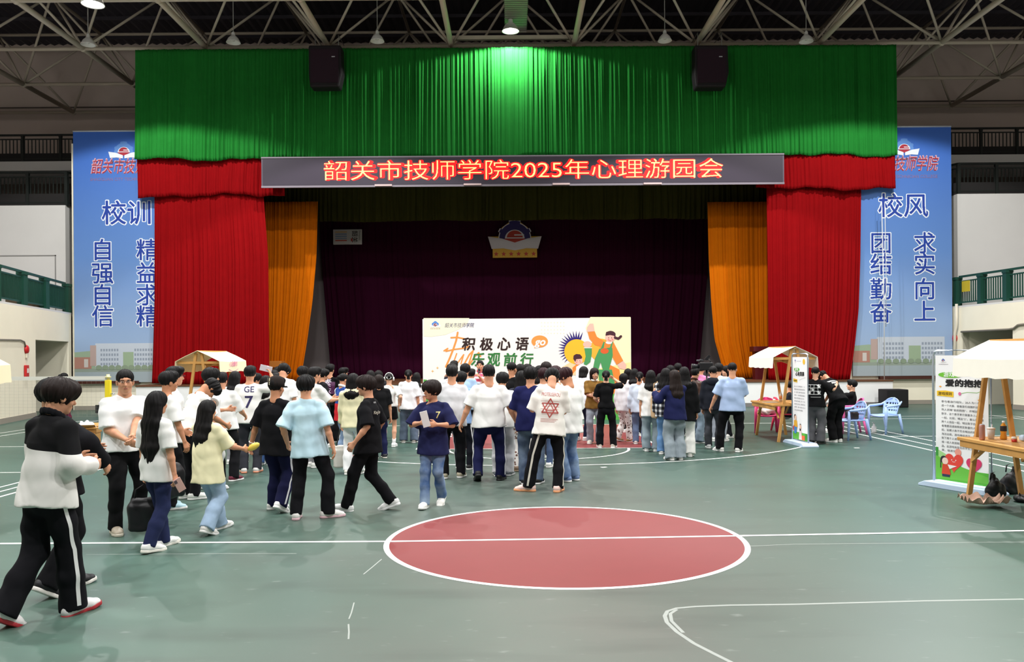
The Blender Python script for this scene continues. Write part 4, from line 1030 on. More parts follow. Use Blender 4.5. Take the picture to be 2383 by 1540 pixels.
    for i in range(2):                                                # the cloth lies over hips and thighs
        if fit > .7: T.add(*f_cap(hips[i] + V3(0, 0, .02), hips[i] + (knees[i] - hips[i]) * .45, (.1 * (.4 + .6 * w) + lz * .3, .112 * (.4 + .6 * w) + lz * .2), (.098 * (.4 + .6 * w) + lz * .3, .105 * (.4 + .6 * w) + lz * .2)), .05)
    T.add(*f_ell(nb + up * .028 + fw * .012, (.07 * ws, .066 * ws, .05), R), .012, True)
    D, lo, hh = field(gs, hg, folds(seed, .0044 * (.6 + .4 * loose)), .035)
    nm = {'cotton': 't_shirt', 'leather': 'leather_jacket', 'jacket': 'jacket', 'hoodie': 'hoodie', 'sweater': 'sweater', 'polo': 'polo_shirt', 'shirt': 'shirt'}[skind]
    sm = pattern or cloth(shirt, 'leather' if skind == 'leather' else 'cotton')
    tme = net(D, lo, hh, nm); to = link(nm, tme, o, None, sm)
    if skind in ('hoodie', 'jacket') and parts != 'nohood':
        Hd = Blob(); Hd.add(*f_cap(nb - rt * .07 - fw * .045 - up * .02, nb + rt * .07 - fw * .045 - up * .02, (.05, .04), (.05, .04), up), .04); Hd.add(*f_ell(nb - fw * .085 - up * .06, (.12, .05, .075), R), .04)
        if skind == 'hoodie': link('hood', net(*field([(Hd, [])], hg, folds(seed + 7, .005)), 'hood'), o, None, sm)
    if collar:
        Cc = Blob(); n = 12
        for q in range(n):
            a0, a1 = 2 * PI * q / n, 2 * PI * (q + 1) / n
            if abs(math.sin(a0) - 1) < .1: continue
            P0 = nb + rt * .073 * math.cos(a0) + fw * (.07 * math.sin(a0) + .006) + up * (.008 - .028 * math.sin(a0)); P1 = nb + rt * .073 * math.cos(a1) + fw * (.07 * math.sin(a1) + .006) + up * (.008 - .028 * math.sin(a1))
            Cc.add(*f_cap(P0, P1, (.024, .011), (.024, .011), up), .01)
        link('collar', net(*field([(Cc, [])], hb), 'collar'), o, None, cloth(collar))
    # --- legs
    pm = pants_pattern or cloth(pants, pkind)
    if legs in ('trousers', 'shorts', 'skirt'):
        gs = []
        P_ = Blob(); chain(P_, [pel + up * .07, pel - V3(0, 0, .02), pel - V3(0, .008, .09)], [(.13 * w, .1 * w), (.142 * w, .11 * w), (.136 * w, .108 * w)], (1, 0, 0), .05)
        if legs == 'skirt': chain(P_, [pel, pel - V3(0, 0, .36)], [(.16 * w, .12 * w), (.2 * w, .16 * w)], (1, 0, 0), .05)
        gs.append((P_, [(pel - V3(0, 0, .3), (0, 0, -1))] if legs == 'skirt' else []))
        for i in range(2):
            if legs == 'skirt': continue
            C = Blob(); hemz = max(.5, 1) ; a = ank[i]; kn = knees[i]; sd = nrm(a - kn); sx = rotz(-feet[i][3]) @ V3(1, 0, 0)
            th, kr, hr = .085 * (.4 + .6 * w), .064 * (.5 + .5 * flare), .056 * flare
            if legs == 'shorts':
                d1 = nrm(kn - hips[i]); chain(C, [hips[i], hips[i] + d1 * .4], [.09 * ws, .1 * ws], rt, .03); gs.append((C, [(hips[i] + d1 * .25, d1)])); continue
            bk = sd * 0 + V3(0, -.012, 0)
            chain(C, [hips[i] - V3(0, .005, .0), hips[i] + (kn - hips[i]) * .55, kn, kn + (a - kn) * .5 + bk, a + sd * .05], [(th * 1.04, th * 1.08), (th * .88 * (.5 + .5 * flare), th * .9 * (.5 + .5 * flare)), (kr, kr * 1.04), (kr * .35 + hr * .65, kr * .4 + hr * .68), (hr, hr * 1.12)], sx, .03)
            gs.append((C, [(a + sd * (.085 - hemrise), sd)]))
        D, lo, hh = field(gs, hg, folds(seed + 50, .0042 * (.5 + .5 * flare), .8), .022)
        pn_ = {'trousers': 'jeans' if pkind == 'denim' else 'trousers', 'shorts': 'shorts', 'skirt': 'skirt'}[legs]
        pme = net(D, lo, hh, pn_); po = link(pn_, pme, o, None, pm)
        if stripe:
            bv = BVHTree.FromPolygons([v.co for v in pme.vertices], [p.vertices[:] for p in pme.polygons])
            for i in range(2):
                sg = (-1, 1)[i]; mb = MB(); v = []; n = 26
                for q in range(n + 1):
                    t = q / n * 2; c = hips[i] + (knees[i] - hips[i]) * min(t, 1) + (ank[i] - knees[i]) * max(0, t - 1); c = c + V3(0, -.012, 0)
                    for e in (-.014, .014):
                        od = rotz(-feet[i][3]) @ V3(sg, -.1, 0); r0 = c + od * .3 + (rotz(-feet[i][3]) @ V3(0, e, 0)); hit_ = bv.ray_cast(Vector(r0), Vector(-od))
                        v.append((hit_[0] + Vector(od) * .003) if hit_[0] is not None else Vector(c + od * .08))
                mb.add(v, [(2 * q, 2 * q + 1, 2 * q + 3, 2 * q + 2) for q in range(n)], None, True)
                so_ = mb.build('side_stripe', cloth(stripe), o); 
    # --- shoes
    sres = .006 if detail == 2 else .009
    su, ss = shoe_mesh(shoe, sres)
    for i in range(2):
        fx, fy, lift, ty, pit = feet[i]
        M = Matrix.Translation((fx, fy, lift)) @ Matrix.Rotation(ty * -1, 4, 'Z') @ Matrix.Translation((0, .1, 0)) @ Matrix.Rotation(-pit, 4, 'X') @ Matrix.Translation((0, -.1, 0))
        if sock and bare: pass
        for mesh_, nm_, cc in ((su, 'shoe', shoes), (ss, 'sole', sole or 'f0f0ee')):
            q = bpy.data.objects.new(nm_, mesh_); COL.objects.link(q)
            if not mesh_.materials: mesh_.materials.append(flat('eeeeee'))
            q.material_slots[0].link = 'OBJECT'; q.material_slots[0].material = flat(cc, .5)
            if nm_ == 'shoe': q.parent = o; q.matrix_local = M; par = q
            else: q.parent = par
        if sock:
            mb = MB(); mb.tube([Vector(ank[i]) + Vector((0, 0, -.01)), Vector(ank[i] + (knees[i] - ank[i]) * .3)], [.04, .044], 12); mb.build('sock', cloth(sock), o)
    # --- hair and face
    Mh = Matrix.Translation(Vector(hc_)) @ Matrix(RH.tolist()).to_4x4() @ Matrix.Scale(hs, 4)
    if hair:
        hm = hair_mesh(hair, (hvar if hvar is not None else seed) % 4, {2: .0055, 1: .008, 0: .012}[detail])
        q = bpy.data.objects.new('hair', hm); COL.objects.link(q); q.parent = o; q.matrix_local = Mh
        if not hm.materials: hm.materials.append(HAIRC['black'])
        q.material_slots[0].link = 'OBJECT'; q.material_slots[0].material = HAIRC[hc]
    if face:
        for q in (-1, 1):
            MB().ell((q * .03, .0835, .004), (.0135, .006, .0042), EYEW, 12, 8).build('eye', None, o, Mh)
            MB().ell((q * .03, .0885, .004), (.006, .003, .0042), None, 10, 6).build('iris', DARK, o, Mh)
            MB().tube([(q * .014, .0905, .0215), (q * .032, .0905, .026), (q * .048, .077, .0215)], [.0028, .0036, .002], 6).build('eyebrow', BROW, o, Mh)
        MB().ell((0, .0895, -.061), (.0195, .0035, .0042), None, 12, 6).build('mouth', LIP, o, Mh)
    if glasses:
        g = MB()
        for q in (-1, 1):
            g.tube([(q * .032 + .024 * math.cos(a),   .112 - .006 * abs(math.cos(a)), .0 + .019 * math.sin(a)) for a in [2 * PI * u / 20 for u in range(20)]], .003, 6, closed=True)
            g.tube([(q * .056, .107, .006), (q * .077, .06, .006), (q * .079, -.01, .002)], .0022, 6)
        g.tube([(-.009, .113, .006), (.009, .113, .006)], .0022, 6); g.build('glasses', mat('dark_glasses_frame', (40, 32, 34), .4), o, Mh)
    info = dict(o=o, wr=wr, el=el, up=up, rt=rt, fw=fw, nb=nb, hc=hc_, Mh=Mh, pel=pel, s=s, shirt=to, chest=chest, sh=sh, seed=seed, ank=ank)
    PEOPLE[key] = info; return info
def pw(info, v): return info['o'].matrix_basis @ Vector(v)       # person-local point to the world
def print_on(info, items, back=True, name='print', garment='shirt'):
    """flat artwork laid on the back or front of a top: items(ar) draws in metres around the middle of the chest"""
    c = info['chest']; n = -info['fw'] if back else info['fw']; ux = info['rt'] * (1 if back else -1); uz = info['up']
    ar = Art(Vector(c + n * .4), Vector(ux), Vector(uz), .0012, .003); items(ar)
    me = info['shirt'].data; bv = BVHTree.FromPolygons([v.co for v in me.vertices], [p.vertices[:] for p in me.polygons])
    V_ = [Vector(v) for v in ar.mb.v]; F2, M2 = [], []
    for f, mi in zip(ar.mb.f, ar.mb.m):
        st = [(f[0], f[k], f[k + 1]) for k in range(1, len(f) - 1)]
        while st:
            t = st.pop(); L = [(V_[t[q]] - V_[t[(q + 1) % 3]]).length for q in range(3)]; q = L.index(max(L))
            if L[q] > .022:
                V_.append((V_[t[q]] + V_[t[(q + 1) % 3]]) / 2); k = len(V_) - 1; st += [(t[q], k, t[(q + 2) % 3]), (k, t[(q + 1) % 3], t[(q + 2) % 3])]
            else: F2.append(list(t)); M2.append(mi)
    ar.mb.f, ar.mb.m, ar.mb.sm = F2, M2, [False] * len(F2); out = []
    for v in V_:
        h_ = bv.ray_cast(v, Vector(-n)); lift = (v - ar.o).dot(Vector(n)); out.append(tuple(h_[0] + Vector(n) * lift) if h_[0] is not None else tuple(v - Vector(n) * .27))
    ar.mb.v = out; ar.mb.build(name, None, info['o'])
# ------------------------------------------------------------------ the cast, placed by the spot where each one stands
def hor(px): return HY - ROLL * (px - HX)
def P(key, px, fy, ty, label, yaw=0, d=None, H=None, up_=1.0, **k):
    """fy: image row of the feet (or d: distance), ty: image row of the top of the head"""
    d = d or CH * F / (fy - hor(px)); H = H or (CH - (ty - hor(px)) * d / F) * up_
    k.setdefault('detail', 2 if d < 11 else (1 if d < 16.5 else 0))
    return person(key, px, d, H, yaw + math.atan((px - HX) / F), label, **k)
def zmat(name, fn):
    """cloth coloured by where it sits on the garment: fn(nt, x, y, z, mix) -> colour socket"""
    if name in _M: return _M[name]
    m = bpy.data.materials.new(name); m.use_nodes = True; nt = m.node_tree; b = nt.nodes['Principled BSDF']
    tc = nt.nodes.new('ShaderNodeTexCoord'); sx = nt.nodes.new('ShaderNodeSeparateXYZ'); nt.links.new(tc.outputs['Object'], sx.inputs[0])
    def gt(s, v, op='GREATER_THAN'):
        q = nt.nodes.new('ShaderNodeMath'); q.operation = op
        for i, a in enumerate((s, v)):
            if isinstance(a, (int, float)): q.inputs[i].default_value = a
            elif a is not None: nt.links.new(a, q.inputs[i])
        return q.outputs[0]
    def mix(f, a, c):
        q = nt.nodes.new('ShaderNodeMix'); q.data_type = 'RGBA'; nt.links.new(f, q.inputs['Factor'])
        for kk, v in (('A', a), ('B', c)):
            if isinstance(v, str): q.inputs[kk].default_value = (*srgb(v), 1)
            else: nt.links.new(v, q.inputs[kk])
        return q.outputs['Result']
    nt.links.new(fn(nt, sx.outputs['X'], sx.outputs['Y'], sx.outputs['Z'], gt, mix, tc), b.inputs['Base Color'])
    b.inputs['Roughness'].default_value = .85; b.inputs['Specular IOR Level'].default_value = .12
    _M[name] = m; return m
YOKE = zmat('white_jacket_with_black_yoke', lambda nt, x, y, z, gt, mix, tc: mix(gt(gt(z, gt(x, .12, 'MULTIPLY'), 'ADD'), 1.2), 'e4e2de', '161618'))
UNIF = zmat('blue_white_red_uniform', lambda nt, x, y, z, gt, mix, tc: mix(gt(gt(x, None, 'ABSOLUTE'), .15), mix(gt(z, 1.1), 'cc2a34', '2c4a92'), 'eef0f4'))
STRP = zmat('pink_white_striped_polo', lambda nt, x, y, z, gt, mix, tc: mix(gt(gt(gt(z, 55, 'MULTIPLY'), None, 'SINE'), .25), 'd65a78', 'f4e8ea'))
PLAID = zmat('black_white_plaid', lambda nt, x, y, z, gt, mix, tc: mix(gt(gt(gt(z, 60, 'MULTIPLY'), None, 'SINE'), .2), mix(gt(gt(gt(x, 60, 'MULTIPLY'), None, 'SINE'), .2), '18181c', '6a6c72'), mix(gt(gt(gt(x, 60, 'MULTIPLY'), None, 'SINE'), .2), '55575e', 'dcdcdc')))
BARS = zmat('white_shirt_black_bars', lambda nt, x, y, z, gt, mix, tc: mix(gt(gt(gt(z, 90, 'MULTIPLY'), None, 'SINE'), .6), 'f0f0ee', '222226'))
RAGL = zmat('white_shirt_navy_sides', lambda nt, x, y, z, gt, mix, tc: mix(gt(gt(x, None, 'ABSOLUTE'), .2), 'eeeeec', '20264c'))
def dots(nt, x, y, z, gt, mix, tc):
    v = nt.nodes.new('ShaderNodeTexVoronoi'); v.inputs['Scale'].default_value = 16; nt.links.new(tc.outputs['Object'], v.inputs['Vector'])
    return mix(gt(v.outputs['Distance'], .3), '7a5a52', 'efeae6')
DOTS = zmat('white_cloth_small_print', dots)
def fade(name, a, b_):
    def fn(nt, x, y, z, gt, mix, tc):
        n = nt.nodes.new('ShaderNodeTexNoise'); n.inputs['Scale'].default_value = 4.5; n.inputs['Detail'].default_value = 5; nt.links.new(tc.outputs['Object'], n.inputs['Vector'])
        return mix(gt(gt(gt(n.outputs['Fac'], -.35, 'ADD'), 2.6, 'MULTIPLY'), 1.0, 'MINIMUM'), a, b_)
    return zmat(name, fn)
FADE = fade('faded_blue_denim', '4a6694', '9cb0c8'); FADE2 = fade('faded_grey_blue_denim', '3c4a66', '76879c')
BK, WH, NV = '17171b', 'f3f3f0', '20224a'
def walk(a=.28, b=-.3, first='r', w=.08, ya=0.0, yb=0.0, heel=.55):
    f = (w, a, 0, ya, -.12); g = (w, b, 0, yb, heel)
    L, R_ = (g, f) if first == 'r' else (f, g)
    return ((-w, L[1], L[2], L[3], L[4]), (w, *R_[1:]))
# --- walkers and standing figures nearest the camera
P('jacket', 82, 1446, 901, 'person walking in white jacket with black yoke and black track trousers, nearest the camera', .95, d=5.9, H=1.74, pattern=YOKE, sleeve='long', skind='jacket', parts='nohood', loose=1.8, hem=.12, pants=BK, flare=1.5, stripe='e8e8e8', hair='mop', hc='brown',
  shoe='high', shoes='f0eeee', sole='b03038', feet=walk(.22, -.26, 'r', .07), lean=.1, po=(.0, .08), hands=((-.05, .33, 1.08), (.16, .3, 1.06)), head=(.2, .1), collar=BK)
P('jacket2', 128, 1383, 897, 'person in plain black jacket walking arm in arm just behind the white jacket', 1.0, d=6.6, H=1.72, shirt=BK, sleeve='long', skind='jacket', parts='nohood', loose=1.8, hem=.14, pants='141417', flare=1.4, hair='mop', shoes='1c1c20', sole='e8e4de',
  feet=walk(.16, -.2, 'l', .08), lean=-.05, side=-.05, head=(0, .1), hands=((-.08, .3, 1.1), (.3, .18, 1.02)), elbow=(None, (1, -.3, 0)))
P('glasses', 290, 1236, 858, 'person in white T-shirt, black trousers and glasses facing the camera', PI - .45, shirt='f4f4f4', pants='151517', hair='crew', face=True, glasses=True, w=1.25, shoes='b9ae9c', sole='d8d0c0', loose=1.1, hem=.06, flare=1.25, feet=((-.12, .02, 0, -.2, 0), (.13, .08, 0, .25, 0)), hands=((.08, .36, 1.02), (.12, .32, .98)), head=(.4, .05), skin='c')
P('longhair', 362, 1278, 908, 'person with very long black hair, white T-shirt and dark flared jeans carrying a phone', .85, shirt='efefec', pants='262d50', pkind='denim', hair='verylong', shoes='f0f0ee', sole='eeeae0', fit=.92, loose=1.0, hem=.17, flare=1.15, feet=walk(.17, -.15, 'l', .07, heel=.1), hands=(None, (.26, .02, .78)), skin='c')
P('yellowtee', 494, 1238, 922, 'person with long black hair in pale yellow T-shirt and light blue jeans', .75, shirt='f1ebc2', pants='a0b8d2', pkind='denim', hair='long', loose=1.8, hem=.25, flare=1.55, feet=walk(.2, -.26, 'l', .09, heel=.35), po=(-.04, -.06), shoes='eceae6', hands=((-.1, .3, 1.05), (.2, .28, 1.02)), skin='c')
P('cap', 640, 1190, 877, 'person in dark cap with white letter, black T-shirt and navy striped trousers', .5, shirt='141417', pants='1b1d3e', hair='short', loose=1.8, hem=.2, flare=1.35, stripe='e6e6ea', shoes='f2f2f0', feet=((-.1, .12, 0, .5, 0), (.12, -.18, 0, .2, .5)), hands=((-.34, -.02, .83), (.25, .25, 1.1)), skin='b', head=(.1, .05))
P('bluetee', 724, 1206, 873, 'person in pale blue T-shirt and black trousers walking beside the cap wearer', .2, shirt='c2e2f0', pants=BK, hair='mop', loose=1.5, hem=.18, flare=1.3, feet=((-.17, -.02, 0, -.1, 0), (.19, .05, 0, 1.1, 0)), po=(-.04, 0), side=-.05, shoes='f2efec', sole='e6c0c8', hands=((-.3, .1, .9), (.27, -.04, .85)), skin='c')
P('blacktee', 858, 1187, 866, 'person in black T-shirt and black trousers striding left past the queue', -1.25, shirt='141417', pants='151518', hair='mop', hc='brown', loose=1.4, hem=.17, flare=1.15, feet=walk(.27, -.3, 'l', .07, heel=.35), face=True, shoes='f2f2f2', sole='f4f4f4', hands=((-.27, .08, .86), (.3, .05, .86)), skin='c', lean=.02)
P('navyseven', 1007, 1176, 885, 'person in navy T-shirt with small gold seven walking towards the camera', PI + .25, shirt='23264c', pants_pattern=FADE, hair='fluffy', hc='brown', loose=1.9, hem=.2, flare=1.15, face=True, feet=walk(.16, -.2, 'r', .08, heel=.5), head=(.75, 0), hands=((-.11, .22, 1.12), (.11, .22, 1.14)), elbow=((-.8, -.4, -.6), (.8, -.4, -.6)), curl=(.6, .6), shoes='efede8', skin='c')
P('greytee', 1051, 1112, 850, 'person in light grey T-shirt and black trousers with back to the camera', .1, shirt='dcdce0', pants=BK, hair='short', w=1.12, loose=1.3, hem=.13, flare=1.25, shoes='b4aa94', hands=((-.15, .3, 1.0), (.2, .25, 1.0)), feet=((-.12, -.03, 0, -.3, 0), (.12, .06, 0, .2, 0)))
P('whitebig', 1137, 1119, 849, 'heavy-set person in plain white T-shirt and navy striped trousers, seen from behind', .03, shirt='f3f3f1', pants='1c1f46', hair='short', w=1.32, loose=1.3, hem=.12, flare=1.3, stripe='eceef4', shoes='18181a', sole='242426', feet=((-.16, -.1, 0, -.15, .55), (.16, .1, 0, .3, 0)), hands=((-.4, .0, .86), (.4, .0, .86)), detail=2)
P('navytee', 1234, 1126, 853, 'person in plain navy T-shirt and faded jeans with back to the camera', .12, shirt='1f2250', pants_pattern=FADE2, hair='mop', w=1.1, loose=1.6, hem=.14, flare=1.3, shoes='1a1a1c', sole='e0e0e0', hands=((-.2, .3, 1.05), (.2, .3, 1.05)))
P('redprint', 1262, 1143, 866, 'person in white T-shirt with red star print on the back and pink shoes', .05, d=11.4, H=1.74, shirt='f0ede6', pants='16161a', hair='mop', loose=1.8, hem=.16, flare=1.3, stripe='d8d4c8', feet=((-.2, .0, 0, -1.3, 0), (.19, -.02, 0, .25, 0)), po=(.09, .05), side=.06, lean=.1, head=(-.1, .75), hands=((-.1, .33, 1.12), (.14, .33, 1.1)), shoes='f3cfc6', sole='f2a878', detail=2)
P('whiteleft', 1325, 1119, 853, 'person in loose white T-shirt and jeans turned left, looking down', -.75, shirt='f1f1ef', pants_pattern=FADE, hair='mop', hc='red', loose=2.0, hem=.2, flare=1.35, head=(-.2, .5), shoes='7288b4', hands=((-.1, .34, 1.1), (.15, .3, 1.08)), skin='b')
# --- the queue at the left booth
P('qa', 388, 1180, 864, 'person in white T-shirt and black trousers standing just left of the yellow T-shirt', 1.15, d=10.3, shirt='f0f0ee', pants='17171a', hair='short', loose=1.4, hem=.1, flare=1.4, shoes='bfe2ee', hands=((-.1, .25, .95), (.28, .1, .84)), skin='b')
P('qb', 402, 1158, 853, 'person wearing glasses and white T-shirt at the back of the left queue', 1.35, d=11.4, shirt='ececea', pants='1a1a1c', hair='short', glasses=True, face=True, hem=.12, shoes='e6e6e6', skin='c')
P('qc', 441, 1152, 889, 'person bending forward with head down, in white shirt', 1.05, d=11.0, H=1.72, shirt='efefed', pants='1c1c20', hair='mop', lean=.42, head=(0, .75), hands=((-.1, .45, .95), (.12, .45, .95)), skin='b', hem=.08)
P('qd', 487, 1136, 856, 'person in white T-shirt and pale sweatpants behind the yellow T-shirt', 1.1, d=11.8, shirt='f2f2f2', pants='d4d4d2', hair='mop', hem=.1, shoes='e4e4e8', sole='d0d0d0', hands=((-.05, .3, 1.1), (.3, -.1, .98)), elbow=(None, (1, -.6, 0)))
P('qe', 527, 1112, 866, 'broad person in white T-shirt, black trousers and maroon shoes from behind', .3, d=12.6, shirt='f2f2f0', pants='19191c', hair='short', w=1.15, loose=1.4, hem=.12, shoes='6c2034', po=(-.06, 0), side=-.04, feet=((-.1, .02, 0, -.2, 0), (.12, -.04, 0, .4, 0)), hands=((-.2, .3, 1.0), (.2, .3, 1.0)), flare=1.3)
P('ge7', 581, 1107, 851, 'person in white T-shirt lettered GE 7 raising a phone in one hand', .12, d=13.5, shirt='eeedea', pants='3b3b43', hair='short', loose=1.9, hem=.13, flare=1.25, shoes='f3f0ee', sole='f0a080', hands=((-.1, .3, 1.05), (.3, .3, 1.55)), elbow=(None, (1, .1, -.6)), palm=(None, (-1, .3, 0)))
P('qf', 546, None, 863, 'person with long dark hair between the maroon shoes and the GE 7 shirt', .4, d=14.6, shirt='ececec', pants='8a8c92', hair='halflong')
P('qg', 592, None, 868, 'person with glasses peering out to the right of the GE 7 shirt', 1.2, d=16, shirt='e8e8e8', pants='2a3050', hair='mop', face=True, glasses=True)
P('qh', 617, 1086, 873, 'person with dark shoulder hair, off-white shirt and blue jeans behind the cap wearer', .5, d=14.4, shirt='dedcd8', pants='4c6ca0', pkind='denim', hair='halflong', shoes='f0f0f0', loose=1.3, flare=1.4)
P('qi', 641, None, 868, 'person in white shirt right behind the cap, hair cut short', .9, d=15.6, shirt='f0f0f0', pants='20222a', hair='short', face=True)
P('qj', 657, None, 857, 'person in white T-shirt with bowed head above the dark cap', .2, d=15, H=1.78, shirt='f2f2f2', pants='1c1c22', hair='mop', head=(.1, .6))
P('qk', 646, None, 853, 'person far behind the cap wearer, before the yellow curtain', .3, d=18.5, shirt='2a2a30', pants='202028', hair='short')
P('ql', 638, None, 861, 'person in dark top far behind, left of the bowed head', 0, d=17.6, shirt='3a3c48', pants='202028', hair='mop')
P('qm', 703, None, 852, 'person in white T-shirt behind the pale blue T-shirt', .5, d=15.9, shirt='f2f2f0', pants='202024', hair='mop')
P('qn', 729, 1040, 854, 'person in white T-shirt and grey trousers handing over a sheet of paper', .95, d=14.1, shirt='f0f0ee', pants='8c8c90', hair='short', hands=((-.05, .42, 1.15), (.15, .42, 1.14)), loose=1.4, face=True)
P('purple', 767, 1029, 847, 'person in black top with purple print on the back and wide black trousers', .3, shirt='121214', pants='141416', hair='short', loose=1.5, hem=.12, flare=1.6, shoes='161618', hands=((-.15, .3, 1.1), (.2, .3, 1.05)), detail=1)
P('qo', 750, None, 858, 'person glimpsed between the white T-shirt and the purple print', 1.2, d=17.2, shirt='202024', pants='24242a', hair='mop', face=True)
P('qp', 797, None, 855, 'person with glasses and cream collar behind the school uniform', 1.3, d=19.0, shirt='e2dcc0', pants='303038', hair='short', face=True, glasses=True)
P('uniform', 797, 1067, 868, 'person in blue, white and red school jacket facing right', .95, pattern=UNIF, skind='jacket', sleeve='short', pants='8ea6c6', pkind='denim', hair='bun', face=True, collar='f0f0f0', loose=1.4, hem=.16, hands=((-.1, .3, 1.0), (.2, .3, .98)), shoes='8a5a58', detail=1)
P('cream', 821, 1103, 868, 'person with long black hair in cream hoodie and white trousers', .3, shirt='f0e9c2', skind='hoodie', sleeve='long', pants='f0f0f2', hair='halflong', loose=1.3, hem=.13, flare=1.35, shoes='ece8e0', hands=((-.24, .12, .82), (.2, .25, 1.0)))
P('mask', 882, 1066, 871, 'person in black T-shirt, dark mask and navy striped trousers', -.35, shirt='141416', pants='1c2042', hair='bob', hc='brown', stripe='dcdce4', loose=1.3, hem=.1, flare=1.15, shoes='2a2a30', sole='d8d2c8', detail=1)
P('ra', 862, None, 861, 'person in black top behind the striding black T-shirt', 0, d=17.9, shirt='1a1a1c', pants='1c1c20', hair='halflong')
P('rb', 880, None, 861, 'person in black top farther behind the masked one', .2, d=18.4, shirt='202024', pants='1c1c20', hair='bob')
P('shorts', 905, 1040, 868, 'person in white top and black shorts with white headphones on the hair', .05, shirt='ecebe8', pants='141416', legs='shorts', hair='bun', fit=.8, loose=.6, hem=-.02, shoes='f4f4f4', sock='f0f0f0', skin='a', detail=1, hands=((-.1, .28, 1.1), (.26, .05, 1.02)))
P('ponytail', 950, 1030, 859, 'person with ponytail, white T-shirt and wide grey-blue jeans', .05, shirt='f0f0f2', pants='5c6a7c', pkind='denim', hair='pony', loose=2.0, hem=.14, flare=1.7, shoes='c8c0b8', detail=1, feet=((-.12, .03, 0, -.1, 0), (.13, -.02, 0, .2, 0)))
P('rc', 969, None, 866, 'person in white shirt half hidden right of the ponytail', .2, d=18.9, shirt='f0f0f0', pants='c6c8d0', hair='halflong')
# --- the crowd in front of the printed backdrop
P('ca', 1079, 1084, 864, 'person in light blue polo and dark striped trousers beside the grey T-shirt', .2, d=13.7, shirt='92b4e2', pants='181a22', hair='mop', loose=1.3, hem=.12, stripe='e4e4e8', shoes='26262a', hands=((-.1, .3, 1.05), (.28, .12, .92)), po=(-.06, 0))
P('cb', 1056, None, 839, 'tallest dark head before the orange lettering of the backdrop', .1, d=19.2, shirt='3a3a44', pants='202026', hair='short')
P('cc', 1051, None, 846, 'person in white top between the tallest dark head and the grey T-shirt', .1, d=15.9, shirt='eceef2', pants='202026', hair='mop')
P('cd', 1082, None, 846, 'person in sky blue shirt left of the speaker with the microphone', .15, d=16.6, shirt='b0cdee', pants='202026', hair='mop', loose=1.4)
P('ce', 1096, None, 858, 'person in grey shirt left of the speaker, behind the sky blue shirt', .2, d=17.6, shirt='a4acb8', pants='202026', hair='short')
P('speaker', 1117, None, 838, 'person in pink striped polo speaking into a microphone before the backdrop', PI - .12, d=20.6, pattern=STRP, skind='polo', pants='24242c', hair='crew', face=True, collar='b03a58', w=1.12, detail=1, hands=((.05, .26, 1.32), (-.05, .28, 1.12)), elbow=((-.8, -.6, -.5), (.8, -.6, -.5)), curl=(1.0, .5), head=(.25, -.1), skin='c')
P('cf', 1168, 1107, 866, 'person in white shirt with navy sides and pale grey sweatpants', .15, pattern=RAGL, pants='c6c6ca', hair='mop', loose=1.4, hem=.12, flare=1.35, shoes='737880', sole='c8c8c8')
P('cg', 1190, 1055, 842, 'person in black T-shirt with neon yellow shoes facing right', .55, shirt='151517', pants='141416', hair='crew', shoes='d6e64c', sole='c8dc50', loose=1.4, face=True, skin='b')
P('ch', 1210, None, 846, 'person with dark bob behind the neon yellow shoes', .3, d=16.6, shirt='26262c', pants='202026', hair='bob')
P('ci', 1225, None, 847, 'person in black top before the last green character of the backdrop', .4, d=17.3, shirt='2c2c32', pants='202026', hair='short')
P('cj', 1213, 1096, 862, 'person in small-print trousers and brown boots hidden by the navy T-shirt', 0, shirt='303240', pants_pattern=DOTS, hair='halflong', shoes='7a6452', sole='8a745e')
P('ck', 1254, None, 851, 'person behind, between the navy T-shirt and the wine-brown hair', .1, d=17.9, shirt='303038', pants='202026', hair='mop')
P('cl', 1271, None, 842, 'tallest dark head right of the green lettering', -.1, d=16, shirt='32323a', pants='202026', hair='mop', hc='brown')
P('cm', 1292, None, 853, 'person with wine-brown hair directly behind the red star print', .1, d=14.5, shirt='f1f1ee', pants='4c5e80', pkind='denim', hair='fluffy', hc='red')
P('cn', 1254, None, 859, 'person with dark bob leaning in left of the red star print', .5, d=15.2, shirt='8a9ab8', pants='303038', hair='bob', head=(.2, .3))
P('co', 1264, None, 858, 'person in white T-shirt with sleeve showing left of the red star print', .15, d=13.9, H=1.66, shirt='f2f2f0', pants='4a5c7e', pkind='denim', hair='mop', hc='red', loose=1.5)
P('cp', 1352, None, 865, 'person in white shirt with red neckerchief bowing before the backdrop', .35, d=18.2, H=1.66, shirt='eceef4', pants='20263c', hair='bob', lean=.3, collar='d02030', detail=1)
P('brown', 1382, 1036, 855, 'smiling person in brown polo with white collar facing the camera', PI - .1, d=17.6, shirt='7d5b2b', skind='polo', pants='9aa0ac', pkind='denim', hair='bob', hc='brown', collar='f2f0ea', face=True, loose=1.5, hem=.12, flare=1.4, shoes='d8d0c2', hands=((.0, .3, 1.1), (-.02, .3, 1.06)), elbow=((-.8, -.6, -.3), (.8, -.6, -.3)), detail=1, head=(-.25, .1), skin='a')
P('allblack', 1410, 1041, 861, 'person all in black with high ponytail and one arm raised', .05, shirt='111113', pants='121216', hair='pony', fit=.85, loose=.5, hem=.05, flare=1.35, shoes='d0c2b6', hands=((-.2, .22, 1.0), (.16, .28, 1.5)), elbow=(None, (1, 0, -.5)), skin='a', detail=1, feet=((-.15, 0, 0, -.2, 0), (.15, 0, 0, .2, 0)))
P('sa', 1450, 1027, 868, 'person in white shirt and white trousers with tiny print facing right', .75, shirt='e6e4e8', sleeve='long', skind='shirt', pants_pattern=DOTS, hair='bob', loose=1.7, hem=.16, flare=1.3, shoes='b08a5a', face=True, feet=walk(.1, -.14, 'r', .09, heel=.2))
